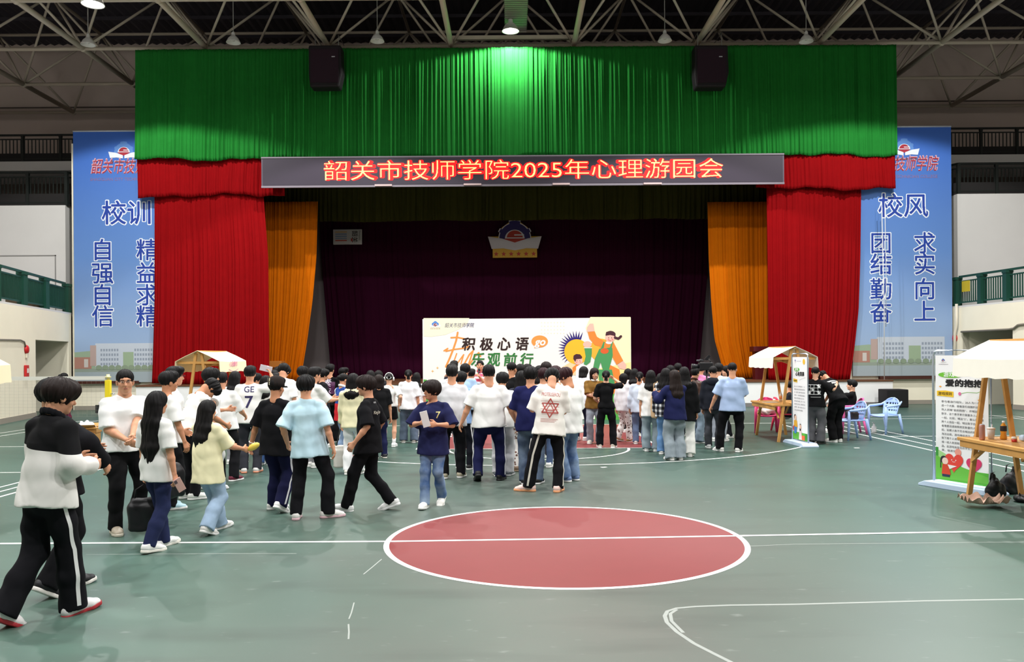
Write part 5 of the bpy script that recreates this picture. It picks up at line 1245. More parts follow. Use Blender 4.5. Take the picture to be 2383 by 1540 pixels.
P('sb', 1461, None, 857, 'person with round dark head at the right edge of the backdrop', 0, d=20, shirt='30303a', pants='202026', hair='bob')
P('sc', 1476, None, 857, 'person with red neckerchief behind the pale blue shirt', .2, d=19.2, shirt='e8e8ee', pants='202026', hair='halflong', collar='c42838')
P('sd', 1488, 1033, 864, 'person with low ponytail, pale blue shirt and grey-blue jeans', .1, shirt='d0daeb', sleeve='long', skind='shirt', pants='6a7a9a', pkind='denim', hair='pony', loose=1.7, hem=.17, flare=1.35, shoes='e0dcd6', detail=1)
P('se', 1514, 1050, 861, 'person with long black hair, white T-shirt and washed grey jeans', .1, shirt='efeeec', pants='8c9aa2', pkind='denim', hair='halflong', loose=1.6, hem=.18, flare=1.6, shoes='efece8')
P('sf', 1537, None, 868, 'person with a white card in the hair beside the plaid shirt', .3, d=16.6, shirt='e6e2da', pants='5c80ac', pkind='denim', hair='halflong', loose=1.5)
P('sg', 1549, 1057, 856, 'person in black and white plaid shirt and blue jeans', .25, pattern=PLAID, sleeve='long', skind='shirt', pants='5f84b0', pkind='denim', hair='long', loose=1.7, hem=.18, flare=1.5, shoes='eeeae6')
P('sweater', 1570, 1070, 860, 'person with long dark hair, navy sweater and wide grey jeans', -.35, shirt='20244c', sleeve='long', skind='sweater', pants='8b969e', pkind='denim', hair='long', hc='brown', loose=2.0, hem=.16, flare=2.0, shoes='e8e4e0', hands=((-.3, .3, 1.25), (-.12, .34, 1.22)), hemrise=.03)
P('sh', 1592, 1062, 853, 'person in long black top and white trousers right of the navy sweater', -.1, shirt='131315', sleeve='long', skind='shirt', pants='eeeeea', hair='halflong', loose=1.8, hem=.24, flare=1.7, shoes='e8e4de')
P('si', 1560, None, 850, 'person behind the plaid shirt, before the dark stage', 0, d=18.4, shirt='30303a', pants='202026', hair='mop')
P('sj', 1577, None, 845, 'tallest dark head above the navy sweater', 0, d=18.9, shirt='383842', pants='202026', hair='short')
P('leather', 1616, 1031, 856, 'person in brown leather jacket and pale jeans', .55, shirt='4c3228', skind='leather', sleeve='long', pants='8798a8', pkind='denim', hair='short', loose=1.7, hem=.1, flare=1.6, shoes='5c6472', face=True, collar='4c3228', detail=1)
P('sk', 1630, None, 845, 'person in pink shirt behind the brown leather jacket', .4, d=18.9, shirt='dd86b2', pants='2a2a34', hair='mop', loose=1.4)
P('hood', 1659, 1043, 851, 'person in black hooded jacket and dark grey trousers', .1, shirt='1d2028', skind='hoodie', sleeve='long', pants='46484e', hair='crew', loose=1.8, hem=.12, flare=1.35, shoes='f2f2f2', detail=1)
P('sl', 1671, None, 845, 'person in white T-shirt between the hooded jacket and the blue T-shirt', .3, d=17.8, shirt='f4f4f2', pants='9aa0aa', hair='mop')
P('lastblue', 1695, 1051, 843, 'broad person in dusty blue T-shirt and black trousers at the right end of the crowd', .08, shirt='a6badc', pants='141417', hair='crew', w=1.18, loose=1.6, hem=.14, flare=1.3, shoes='f0eeea', feet=((-.18, .0, 0, -.7, 0), (.16, -.03, 0, .2, 0)), po=(.07, 0), hands=((-.34, .02, .85), (.2, .3, 1.05)), detail=1)
P('sm', 1692, None, 850, 'person looking left behind the dusty blue T-shirt', -1.9, d=18.6, shirt='26262c', pants='202026', hair='halflong', face=True, skin='a')
# --- right booth and far left
P('rx', 1897, None, 853, 'person in black T-shirt with white print and grey trousers behind the narrow stand', .3, d=17.2, shirt='141416', pants='5c5c60', hair='crew', loose=1.6, hem=.1, flare=1.7, shoes='1c1c1e', sole='2a2a2a', hands=((-.2, .25, 1.0), (.4, .22, 1.3)), elbow=(None, (.6, -.5, -.5)), skin='a', detail=1)
P('ry', 1944, None, 875, 'person all in black bending over towards the narrow stand', -.75, d=17.5, H=1.68, shirt='131315', pants='121214', hair='short', lean=.62, head=(0, .5), hands=((-.1, .5, .78), (.12, .5, .78)), loose=1.6, hem=.08, flare=1.5, shoes='e8e6e2', detail=1)
P('rz', 1976, None, 890, 'seated person in black T-shirt eating, facing left on a pink chair', -1.45, d=19.4, H=1.66, shirt='141416', pants='3a3c44', hair='short', face=True, seat=(0, 0, .5), feet=((-.11, .44, 0, 0, 0), (.11, .48, 0, 0, 0)), hands=((-.02, .3, 1.08), (.1, .4, .68)), lean=-.12, loose=1.3, hem=.02, detail=1, skin='a')
P('rw', 1830, None, 905, 'seated person in dark shirt and pale grey trousers behind the table', 1.3, d=20.0, H=1.6, shirt='24262c', pants='a4a6aa', hair='short', seat=(0, 0, .5), feet=((-.11, .42, 0, 0, 0), (.11, .46, 0, 0, 0)), hands=((-.1, .38, .7), (.1, .38, .7)), lean=.15, shoes='d8cfb8')
P('fl', 147, None, 867, 'person in white T-shirt and maroon trousers by the doorway on the far left', 1.25, d=20.5, shirt='f0f0ee', pants='5a1c34', hair='bun', face=True, detail=1, loose=1.3, hem=.0)

# ------------------------------------------------------------------ prints on the shirts, headwear
print_on(PEOPLE['ge7'], lambda ar: (ar.text('GE', 0, .03, .13, '2c2556', 0, .018, align='c'), ar.text('7', .0, -.215, .27, '2c2556', 0, .02, align='c')))
def star_print(ar):
    R_ = 'b04a44'
    ar.text('PROTEUSEROU', 0, .02, 1, R_, 0, .008, w=.25, h=.048, align='c')
    def tri(a, s, w):
        p = [(s * math.cos(a + 2 * PI * i / 3), -.14 + s * math.sin(a + 2 * PI * i / 3)) for i in range(4)]; ar.stroke(p, w, R_, 1)
    tri(PI / 2, .125, .014); tri(-PI / 2, .125, .014); tri(PI / 2, .06, .01)
    for i in range(6): ar.rect(-.13 + .01 * (i % 3), -.05 - .035 * i, .12 - .012 * (i % 2), -.046 - .035 * i, 'c89088', 0)
    for i in range(3): ar.rect(-.12, -.29 - .018 * i, .11 - .02 * i, -.285 - .018 * i, 'c07a72', 0)
print_on(PEOPLE['redprint'], star_print)
def ink(ar):
    P_ = '7a2a6a'
    ar.rect(-.13, -.2, .14, .06, '4a1644', 0)
    ar.text('素', -.02, -.03, .19, 'e0d4e4', 1, .006, align='c'); ar.text('衣', .0, -.18, .15, 'd8c8dc', 1, .004, align='c')
    for i in range(9): ar.disc(.1 * math.cos(i * 2.1), -.07 + .11 * math.sin(i * 2.1), .014, P_, 0, n=8)
print_on(PEOPLE['purple'], ink)
print_on(PEOPLE['blacktee'], lambda ar: (ar.text('King Summer', 0, -.04, 1, 'd8d2c0', 0, .006, w=.22, h=.05, shear=.25, align='c'), ar.text('HVNY', .0, .1, .03, 'e0e0e0', 0, .004, align='c')))
print_on(PEOPLE['navyseven'], lambda ar: ar.text('7', .1, -.05, .13, 'e0cf88', 0, .008, align='c'), back=False)
def grid_print(ar):
    for i in range(4): ar.stroke([(-.14, .05 - i * .07), (.14, .05 - i * .07)], .008, 'e8e8e8')
    for i in range(3): ar.stroke([(-.07 + i * .08, .05), (-.07 + i * .08, -.16)], .008, 'e8e8e8')
    for x, y in ((.1, .01), (-.03, -.06), (.1, -.13), (-.1, -.13)): ar.stroke([(x - .03, y + .03), (x + .03, y - .02), (x, y + .045), (x - .01, y - .03), (x + .035, y + .02)], .01, 'f0f0f0')
    ar.stroke([(-.06, -.22), (.14, -.22)], .008, 'dddddd')
print_on(PEOPLE['rx'], grid_print)
print_on(PEOPLE['ry'], lambda ar: (ar.rect(-.14, .04, .13, .07, 'e8e8e8'), ar.rect(-.08, -.02, .1, .02, 'b8b8b8'), ar.rect(-.04, -.06, .08, -.04, 'd0d0d0')))
print_on(PEOPLE['cap'], lambda ar: ar.rect(-.01, .1, .01, .103, '3a3a3a'))
def cap_on(info, color):
    m = MB(); pts = []
    m.lathe([(.101, -.012), (.101, .03), (.09, .075), (.06, .108), (.02, .122), (.005, .124)], 28, None, (0, 0, 0), Matrix.Translation((0, -.012, .025)) @ Matrix.Diagonal((.92, 1.1, 1, 1)))
    m.ell((0, -.012, .15), (.008, .008, .006))
    m.build('cap', cloth(color), info['o'], info['Mh'])
    b = MB(); v = []
    for i in range(13): a = PI * i / 12; v += [(.085 * math.cos(a), .08 + .03 * math.sin(a), .02), (.08 * math.cos(a), .09 + .085 * math.sin(a), .008)]
    b.add([(x, y, z) for x, y, z in v] + [(x, y, z - .006) for x, y, z in v], [(2 * i, 2 * i + 1, 2 * i + 3, 2 * i + 2) for i in range(12)] + [(26 + 2 * i, 26 + 2 * i + 2, 26 + 2 * i + 3, 26 + 2 * i + 1) for i in range(12)], None, True)
    b.build('cap_peak', cloth(color), info['o'], info['Mh'])
    ar = Art((-.05, -.14, .03), (1, 0, 0), (0, 0, 1), 0, 0); ar.text('H', 0, 0, .12, 'ece4c4', 0, .012, align='c')
    out = []
    for x, y, z in ar.mb.v: out.append((x, -.012 - 1.1 * math.sqrt(max(.0001, .103 ** 2 - (x / .92) ** 2)) * (1 if z < .09 else .97), z))
    ar.mb.v = out; ar.mb.build('cap_letter', None, info['o'], info['Mh'])
cap_on(PEOPLE['cap'], '2a2422')
i = PEOPLE['shorts']; m = MB()
m.tube([(.09 * math.cos(a), -.03, .03 + .105 * math.sin(a)) for a in [PI * u / 16 for u in range(17)]], .009, 8)
for q in (-1, 1): m.lathe([(.005, 0), (.036, 0), (.04, .015), (.036, .03), (.005, .03)], 16, None, (0, 0, 0), Matrix.Translation((q * .085, -.03, .0)) @ Matrix.Rotation(q * PI / 2, 4, 'Y'))
m.ell((0, -.125, .03), (.055, .02, .035)); m.build('headphones', flat('eeeeec'), i['o'], i['Mh'])
i = PEOPLE['cap']; m = MB(); c = i['wr'][0] - nrm(i['wr'][0] - i['el'][0]) * .02
f_ = nrm(i['wr'][0] - i['el'][0]); u_ = nrm(np.cross(f_, V3(0, 1, 0))); v_ = np.cross(f_, u_)
m.tube([c + (u_ * math.cos(a) + v_ * math.sin(a)) * .036 for a in [2 * PI * k / 16 for k in range(16)]], .005, 6, closed=True); m.build('bracelet', flat('ece8e0', .3), i['o'])
# ================================================================== STALLS, STANDS, CHAIRS AND SMALL THINGS
PINE = mat('pine_wood', (206, 152, 84), .6, noise=.18, nscale=7); CANV = mat('cream_canvas', (246, 232, 196), .85, noise=.03, nscale=6); WCANV = mat('white_canvas', (244, 240, 228), .85, noise=.03, nscale=6)
def stall(xc, y0, y1, label, canvas=WCANV, print_=False, tx=.46):
    yc = (y0 + y1) / 2; L = (y1 - y0) / 2; r = empty('market_stall', (xc, yc, 0), 0, label, 'stall', 'wooden market stalls with cloth roofs')
    hw, ze, zr_ = .47, 1.8, 2.03
    for sy in (-1, 1):
        y = sy * (L - .06)
        for sx in (-1, 1): MB().bar((sx * .34, y, 0), (sx * .06, y, zr_ - .06), .055, .045, up=(0, 1, 0)).build('leg', PINE, r)
        MB().bar((-.44, y, ze - .03), (.44, y, ze - .03), .04, .05).build('eave_beam', PINE, r)
    for a, b in (((-.4, -L + .08, ze - .02), (.4, L - .1, ze - .14)), ((.4, -L + .08, ze - .02), (-.4, L - .1, ze - .14))): MB().bar(a, b, .035, .05).build('cross_brace', PINE, r)
    m = MB(); m.bar((0, -L, zr_ - .03), (0, L, zr_ - .03), .05, .06); m.build('ridge_beam', PINE, r)
    m = MB(); m.box((-.46, -L + .02, .76), (tx, L - .02, .8)); m.box((-.44, -L + .05, .68), (-.4, L - .05, .76)); m.box((tx - .06, -L + .05, .68), (tx - .02, L - .05, .76)); m.build('table_top', PINE, r, bevel=.006)
    for sy in (-1, 1):
        for sx in (-1, 1): MB().bar((sx * .32, sy * (L - .1), .5), (sx * .3, sy * (L - .42), .72), .03, .04).build('table_brace', PINE, r)
    n = 14; v = []; f = []
    prof = [(-hw - .015, ze - .23), (-hw - .008, ze - .12), (-hw, ze), (-.25, ze + .115), (0, zr_), (.25, ze + .115), (hw, ze), (hw + .008, ze - .12), (hw + .015, ze - .23)]
    for i in range(n + 1):
        t = -1 + 2 * i / n; sag = .018 * (1 - t * t)
        for j, (x, z) in enumerate(prof): v.append((x, t * (L + .03), z - (sag if 0 < j < 8 else sag * .4 + .008 * math.sin(i * 2.1 + j))))
    k = len(prof)
    for i in range(n):
        for j in range(k - 1): f.append((i * k + j, i * k + j + 1, (i + 1) * k + j + 1, (i + 1) * k + j))
    m = MB(); m.add(v, f, None, False); c = m.build('canopy', canvas, r); s_ = c.modifiers.new('thickness', 'SOLIDIFY'); s_.thickness = .008
    if print_:
        ar = Art((xc + hw + .02, yc, ze - .16), (0, 1, 0), (0, 0, 1), .002); ar.text('心语集市', -.3, .05, .13, 'e070a8', 0, .01); ar.stroke([(-.35 + .06 * q, -.02 - .05 * math.sin(q / 10 * PI)) for q in range(11)], .015, 'd8a0b4'); place(ar.build('print'), r)
    return r
stall(5.97, 17.5, 19.2, 'cloth-roofed wooden stall behind the narrow stand, right of the crowd')
stall(6.1, 8.75, 10.55, 'cloth-roofed wooden stall with drinks on its table, nearest on the right')
stall(-6.67, 17.6, 19.3, 'cloth-roofed wooden stall behind the left queue, before the red curtain', CANV, True)
stall(-6.93, 9.0, 10.65, 'cloth-roofed wooden stall cut off by the left edge of the picture', CANV, tx=.26)
# ------------------------------------------------------------------ upright poster stands
ALU = mat('brushed_aluminium', (196, 206, 220), .35, metal=.6); BASE = mat('pale_blue_stand_base', (196, 214, 238), .5)
def stand(p0, p1, ht, label, art):
    p0 = Vector((*p0, 0)); p1 = Vector((*p1, 0)); d = p1 - p0; w = d.length; a = math.atan2(d.y, d.x)
    r = empty('poster_stand', p0, a, label, 'poster stand')
    m = MB(); m.tube([(0, 0, .05), (0, 0, ht - .08), (.02, 0, ht - .02), (.08, 0, ht), (w - .08, 0, ht), (w - .02, 0, ht - .02), (w, 0, ht - .08), (w, 0, .05)], .016, 8); m.build('frame', ALU, r)
    m = MB(); m.prism([(-.13, 0), (w + .13, 0), (w + .13, .03), (w + .03, .075), (-.03, .075), (-.13, .03)], -.16, .16); m.build('base', BASE, r, bevel=.008)
    m = MB(); m.box((.04, -.004, .1), (w - .04, .004, ht - .07)); m.build('poster', flat('f6f6f8'), r)
    ux = Vector((math.cos(a), math.sin(a), 0)); ar = Art(p0 + ux * .04 + Vector((0, 0, .1)), ux, (0, 0, 1), .0015, .006); art(ar, w - .08, ht - .17); place(ar.build('print'), r)
    return r
def heart(ar, u, v, s, c, lay):
    ar.poly([(u + s * .062 * 16 * math.sin(t) ** 3 , v + s * .062 * (13 * math.cos(t) - 5 * math.cos(2 * t) - 2 * math.cos(3 * t) - math.cos(4 * t))) for t in [2 * PI * k / 40 for k in range(40)]], c, lay)
BODY = ['　　参与者自行组队，20人为一组围', '成一个大圈，跟着音乐绕圈跑动。工', '作人员喊“爱的抱抱”，并喊出一个', '数字，这个数字表示需要多少人抱在', '一起。比如，喊出“2”，那么就需要', '两个人抱在一起。喊出数字后，参与', '者需要迅速按照规定数量的人抱在一', '起，如果人数不符合喊出的数字，则', '淘汰出局。游戏继续进行，直到只', '剩下两个人或者一组人，这两个人', '或一组人就是胜利者，可获得最终奖', '品。此游戏旨在拉近学生之间的距', '离，增进交流。']
def near_art(ar, w, h):
    ar.rect(0, 0, w, h * .1, '5ab83c', 0); ar.poly([(0, h * .1), (0, h * .2), (w * .12, h * .17), (w * .45, h * .13), (w, h * .07), (w, h * .02), (0, .02)], '6cc046', 1); ar.poly([(0, h * .14), (0, h * .25), (w * .2, h * .21), (w * .35, h * .14)], 'a8d890', 0); ar.rect(0, h * .19, w * .05, h * .26, '3c9a3c', 1)
    emblem(ar, w * .16, h * .955, .045, flat('3a62b4'), flat('a02838'), flat('f4f4f4'), None, flat('f6f6f8'), 1); ar.rect(w * .07, h * .928, w * .26, h * .931, 'b0a8b0', 1)
    ar.disc(w * .3, h * .845, w * .24, '74c23c', 1, h * .024); ar.text('游戏', w * .17, h * .833, .085, 'ffffff', 2, .02)
    ar.text('爱的抱抱', w * .2, h * .752, 1, '18181c', 2, .05, w=w * .72, h=h * .06)
    ar.poly([(w * .03, h * .715), (w * .2, h * .72), (w * .36, h * .712), (w * .36, h * .668), (w * .2, h * .672), (w * .03, h * .675)], 'f6c832', 1); ar.text('游戏规则', w * .06, h * .682, 1, '4a3a10', 2, .02, w=w * .27, h=h * .026)
    ar.stroke([(w * .5, h * .7), (w * .62, h * .712), (w * .8, h * .71), (w * .95, h * .735)], .006, '7ab648', 1); ar.disc(w * .48, h * .698, .025, 'e070a0', 2, n=6)
    for x, y in ((.72, .85), (.83, .845), (.84, .655), (.1, .75)): ar.disc(w * x, h * y, .025, 'f4a83c', 1, .012, n=4)
    for i, t in enumerate(BODY): ar.text(t, w * .12, h * (.622 - .0325 * i), 1, '3a3a42', 1, .008, w=w * .8 * min(1, len(t) / 16), h=h * .0185)
    heart(ar, w * .36, h * .155, w * .18, 'e8483c', 3); heart(ar, w * .74, h * .15, w * .145, 'd83a6c', 3); ar.disc(w * .44, h * .235, .05, 'f0a090', 2)
    for x, s in ((.36, .18), (.74, .14)):
        for q in (-1, 1): ar.disc(w * (x + q * s * .22), h * .17, .008, 'fafafa', 4, n=8)
        ar.stroke([(w * (x - .03), h * .158), (w * x, h * .154), (w * (x + .03), h * .158)], .005, 'fafafa', 4)
    ar.disc(w * .19, h * .155, w * .06, 'f6d6c8', 4); ar.disc(w * .16, h * .165, w * .065, '2c2a34', 3); ar.stroke([(w * .1, h * .16), (w * .1, h * .1)], .014, '2c2a34', 3); ar.poly([(w * .14, h * .13), (w * .26, h * .13), (w * .3, h * .05), (w * .12, h * .05)], 'd8482c', 4); ar.poly([(w * .24, h * .13), (w * .42, h * .125), (w * .28, h * .095)], 'f4f0ee', 5); ar.rect(w * .13, h * .03, w * .28, h * .05, '2a3450', 4)
def mid_art(ar, w, h):
    ar.rect(0, 0, w, h * .09, '62b842', 0); ar.disc(w * .8, h * .945, .06, 'f6c23a', 1, n=9); emblem(ar, w * .2, h * .95, .05, flat('3a62b4'), flat('a02838'), flat('f4f4f4'), None, flat('f6f6f8'), 1); ar.text('韶关市技师学院', w * .32, h * .945, 1, '5a5a90', 1, 0, w=w * .28, h=h * .01)
    ar.disc(w * .3, h * .85, w * .19, '5ab43c', 1, h * .025); ar.text('游戏', w * .18, h * .838, .085, 'ffffff', 2, .02)
    ar.text('心有灵犀', w * .22, h * .77, 1, '18181c', 2, .045, w=w * .6, h=h * .055)
    ar.poly([(w * .06, h * .74), (w * .34, h * .73), (w * .34, h * .69), (w * .06, h * .7)], 'f2c832', 1); ar.text('游戏规则', w * .09, h * .703, 1, '4a3a10', 2, .01, w=w * .22, h=h * .02)
    ar.stroke([(w * .48, h * .72), (w * .6, h * .735), (w * .9, h * .755)], .005, '9a9aa8', 1)
    T = ['　　双人一组，面对面站好，一人', '看题板后用动作或语言描述词语，', '另一人来猜，描述中不能出现词语', '中的字。一分钟内猜对越多越好，', '猜对五个即可获得小礼品一份。', '猜不出时可以喊过，换下一个词，', '每组只有三次机会，旁观同学不能', '出声提示，违规一次扣除一题，由', '工作人员计时并记录成绩。']
    for i, t in enumerate(T): ar.text(t, w * .12, h * (.635 - .036 * i), 1, '5a5a64', 1, .006, w=w * .74 * min(1, len(t) / 15), h=h * .018)
    ar.disc(w * .2, h * .26, w * .07, 'f4c8b0', 3); ar.disc(w * .17, h * .27, w * .075, '2a2630', 2); ar.poly([(w * .1, h * .23), (w * .3, h * .23), (w * .34, h * .15), (w * .08, h * .12)], 'f0b43c', 3); ar.poly([(w * .1, h * .15), (w * .3, h * .15), (w * .26, h * .07), (w * .12, h * .07)], '4a8ed0', 4); ar.disc(w * .1, h * .13, w * .08, 'e0523c', 3)
    ar.disc(w * .55, h * .16, w * .06, 'f4c8b0', 3); ar.poly([(w * .48, h * .12), (w * .5, h * .2), (w * .58, h * .19), (w * .55, h * .08)], '3a1c20', 2); ar.poly([(w * .46, h * .1), (w * .62, h * .12), (w * .64, .01), (w * .44, .01)], 'f2dcd8', 4); ar.rect(w * .6, .01, w * .84, h * .06, 'f06a3c', 3); ar.rect(w * .86, .01, w, h * .09, '3c9a34', 3)
stand((5.93, 11.68), (6.27, 10.86), 1.9, 'tall poster stand about hugging with two red hearts, beside the nearest right stall', near_art)
stand((5.88, 17.42), (5.93, 16.62), 1.87, 'narrow poster stand with a sun and cartoon children, in front of the middle right stall', mid_art)

# ------------------------------------------------------------------ plastic armchairs
def armchair(x, y, rz, label, color, group=None):
    """seat opening faces local +Y"""
    m_ = mat('plastic_' + color, color, .4); r = empty('plastic_armchair', (x, y, 0), rz, label, 'chair', group)
    v = []; f = []; n, q = 10, 8
    for i in range(n + 1):
        for j in range(q + 1):
            u = -1 + 2 * i / n; t = j / q; v.append((u * (.22 + .015 * t), -.2 + .43 * t, .43 + .012 * u * u * 1.5 - .01 * math.sin(t * PI) - .02 * max(0, t - .85) * 6))
    for i in range(n):
        for j in range(q): f.append((i * (q + 1) + j, (i + 1) * (q + 1) + j, (i + 1) * (q + 1) + j + 1, i * (q + 1) + j + 1))
    s_ = MB(); s_.add(v, f, None, True); o = s_.build('seat', m_, r); k = o.modifiers.new('thickness', 'SOLIDIFY'); k.thickness = .03; k.offset = -1
    v = []; f = []; n, q = 18, 20
    for i in range(n + 1):
        for j in range(q + 1):
            u = -1 + 2 * i / n; t = j / q; wd = .235 * math.sqrt(max(.02, 1 - max(0, (t - .55) / .46) ** 2.2)) * (.86 + .14 * min(1, t * 2)); v.append((u * wd, -.2 - .1 * t + .055 * u * u, .43 + .4 * t))
    for i in range(n):
        for j in range(q):
            if 2 <= i < n - 2 and i % 3 != 1 and (j in (4, 5, 8, 9, 12, 13)) and abs(i - n / 2 + .5) < 7: continue
            f.append((i * (q + 1) + j, (i + 1) * (q + 1) + j, (i + 1) * (q + 1) + j + 1, i * (q + 1) + j + 1))
    b = MB(); b.add(v, f, None, True); o = b.build('backrest', m_, r); k = o.modifiers.new('thickness', 'SOLIDIFY'); k.thickness = .018
    for s in (-1, 1):
        a = MB(); a.tube([(s * .225, -.27, .74), (s * .262, -.16, .665), (s * .275, .05, .645), (s * .272, .2, .64), (s * .262, .235, .62)], [.018, .024, .028, .026, .022], 8); a.build('armrest', m_, r)
        l = MB(); l.tube([(s * .262, .235, .625), (s * .255, .23, .43), (s * .272, .265, 0)], [.022, .034, .022], 8); l.build('leg', m_, r)
        l = MB(); l.tube([(s * .215, -.2, .45), (s * .235, -.25, .2), (s * .245, -.29, 0)], [.036, .03, .022], 8); l.build('leg', m_, r)
    return r
p = G(1983, 1022); armchair(p.x, p.y, 1.75, 'blue plastic armchair with a dark handbag on its seat', 'a4bff2', 'blue plastic armchairs')
q_ = G(2060, 1008); armchair(q_.x, q_.y, 1.95, 'empty blue plastic armchair at the right end of the stage front', 'a6c2f4', 'blue plastic armchairs')
armchair(PEOPLE['rz']['o'].location.x + .03, 19.4, 1.45, 'pink plastic armchair under the seated person who is eating', 'e86aa8', 'pink plastic armchairs')
armchair(W(1784, 990, 19.75).x, 19.75, 2.9, 'pink plastic armchair piled with clothes behind the middle right stall', 'd83a76', 'pink plastic armchairs')
armchair(PEOPLE['rw']['o'].location.x - .02, 20.0, -1.6, 'red plastic armchair under the seated person behind the narrow stand', 'cc2c4c')
def lump(name, label, cat, loc, size, m, seed=1, amp=.16, n=22, group=None, parent=None, boxy=False):
    """crumpled soft thing resting on its base"""
    r_ = np.random.RandomState(seed); B = Blob(); sx, sy, sz = size
    if boxy: B.add(*f_box((0, 0, sz * .42), (sx * .5, sy * .5, sz * .42), min(size) * .28), .03); B.add(*f_box((0, 0, sz * .6), (sx * .42, sy * .36, sz * .4), min(size) * .25), .03)
    else:
        B.add(*f_ell((0, 0, sz * .36), (sx * .5, sy * .5, sz * .38)), .03)
        for i in range(6): c = r_.uniform(-.3, .3, 3); B.add(*f_ell((c[0] * sx, c[1] * sy, sz * (.45 + c[2] * .9)), (sx * r_.uniform(.14, .28), sy * r_.uniform(.14, .28), sz * r_.uniform(.2, .34))), .04)
        for i in range(2): c = r_.uniform(-.25, .25, 2); B.add(*f_cap((c[0] * sx, c[1] * sy, sz * .6), (c[0] * 1.5 * sx, c[1] * 1.4 * sy, sz * r_.uniform(.95, 1.15)), .05 * sz + .01, .02 * sz + .006), .03)
    h = max(max(size) / 34, .008)
    me = net(*field([(B, [((0, 0, .004), (0, 0, -1))])], h, folds(seed, amp * min(size) * .35, 1)), name)
    o = link(name, me, parent, None, m); o.location = loc
    return tag(o, label, cat, group) if parent is None else o
BLK = mat('black_soft_bag', (20, 20, 24), .5, spec=.4)
def handbag(loc, rz, size, label, m=BLK, strap=.2, group=None, seed=3, boxy=True):
    r = empty('handbag', loc, rz, label, 'bag', group); w, d, h = size
    lump('bag_body', None, None, (0, 0, 0), (w, d, h), m, seed, .12 if boxy else .2, parent=r, boxy=boxy)
    MB().tube([(-w * .3, 0, h * .85), (-w * .25, 0, h + strap * .6), (0, 0, h + strap), (w * .25, 0, h + strap * .6), (w * .3, 0, h * .85)], .01, 6).build('strap', m, r); return r
handbag((p.x, p.y, .435), 1.7, (.34, .16, .2), 'dark brown handbag lying on the seat of a blue armchair', mat('dark_brown_leather', (52, 42, 40), .45), .06)
lump('clothes_pile', 'white and red clothes heaped on the pink armchair behind the stall', 'clothes', (W(1784, 990, 19.75).x, 19.72, .43), (.42, .4, .3), mat('pale_pink_cloth', (230, 206, 204), .9), 5, .2)
# ------------------------------------------------------------------ things held or worn by people
def hand(key, i, out=.09):
    q = PEOPLE[key]; f = nrm(q['wr'][i] - q['el'][i]); return pw(q, q['wr'][i] + f * out), (q['o'].matrix_basis.to_3x3() @ Vector(f)).normalized()
def slab(name, label, cat, c, R, size, m, detail=None):
    r = MB(); w, d, h = size; r.box((-w / 2, -d / 2, -h / 2), (w / 2, d / 2, h / 2)); o = r.build(name, m, None, None, bevel=min(size) * .3); o.location = c; o.rotation_euler = R
    return tag(o, label, cat)
c, _ = hand('longhair', 1); o = slab('phone', 'pink-backed phone in the hand of the long-haired jeans wearer', 'phone', c + Vector((.035, .0, -.03)), (.3, -.5, .6), (.075, .009, .15), flat('e8b8b0', .3)); MB().box((-.03, -.008, .03), (-.005, -.004, .065), flat('60505a', .3)).build('camera_bump', None, o)
c, f = hand('ge7', 1); o = slab('phone', 'clear-cased phone held up above the GE 7 shirt', 'phone', c + Vector((-.05, -.01, .03)), (0, .25, .1), (.2, .012, .1), mat('pale_phone_case', (196, 190, 196), .2))
c = pw(PEOPLE['navyseven'], (.02, .33, 1.2)); slab('paper_card', 'white folded card held at the chest of the navy T-shirt', 'paper', c, (.15, -.25, .1), (.09, .006, .2), flat('fbfbfb'))
c, _ = hand('ca', 1); slab('paper_card', 'small printed card in the hand of the blue polo wearer', 'paper', c + Vector((.02, -.02, -.05)), (.2, .5, .2), (.1, .004, .14), flat('e4e8ee'))
c, _ = hand('qn', 1); slab('paper_sheet', 'white sheet of paper held out beside the purple print', 'paper', c + Vector((.06, 0, -.01)), (1.3, 0, .3), (.2, .004, .16), flat('f4f0f0'))
c, f = hand('yellowtee', 1, .1)
m = MB(); m.lathe([(.004, -.02), (.02, .0), (.05, .06), (.055, .11), (.035, .17), (.01, .19)], 18); o = m.build('balloon', mat('yellow_balloon', (240, 214, 96), .3)); o.location = c; o.rotation_euler = (0, 1.1, -.2); o.scale = (.7, .7, .8); tag(o, 'small yellow balloon held by the pale yellow T-shirt', 'balloon')
c, f = hand('speaker', 0, .05); q = PEOPLE['speaker']; mo = pw(q, q['hc'] + q['Mh'].to_3x3() @ Vector((0, .13, -.1)) if False else Vector(q['hc']) + q['Mh'].to_3x3() @ Vector((0, .125, -.085)))
r = empty('microphone', c, 0, 'black handheld microphone in front of the pink striped polo', 'microphone'); d = mo - c
m = MB(); m.tube([-d * .25, d * .72], [.014, .019], 10); m.build('handle', flat('1a1a1c'), r); m = MB(); m.ell(d * .84, (.03, .03, .036)); m.build('mesh_head', mat('dark_mic_mesh', (46, 46, 50), .4, .6), r)
c, _ = hand('longhair', 0, .1); handbag((c.x - .02, c.y, c.z - .5), .3, (.28, .15, .33), 'black handbag hanging from the hand of the long-haired jeans wearer', strap=.13)
c = pw(PEOPLE['qa'], (0.05, .25, .42)); handbag((W(392, 1160, 9.4).x, 9.4, .28), 1.2, (.36, .2, .4), 'black cloth bag hanging between the glasses wearer and the left queue', strap=.2, seed=9)
c, _ = hand('cream', 0, .1); r = empty('tote_bag', (c.x, c.y, c.z - .62), .5, 'black and off-white tote bag hanging from the cream hoodie', 'bag')
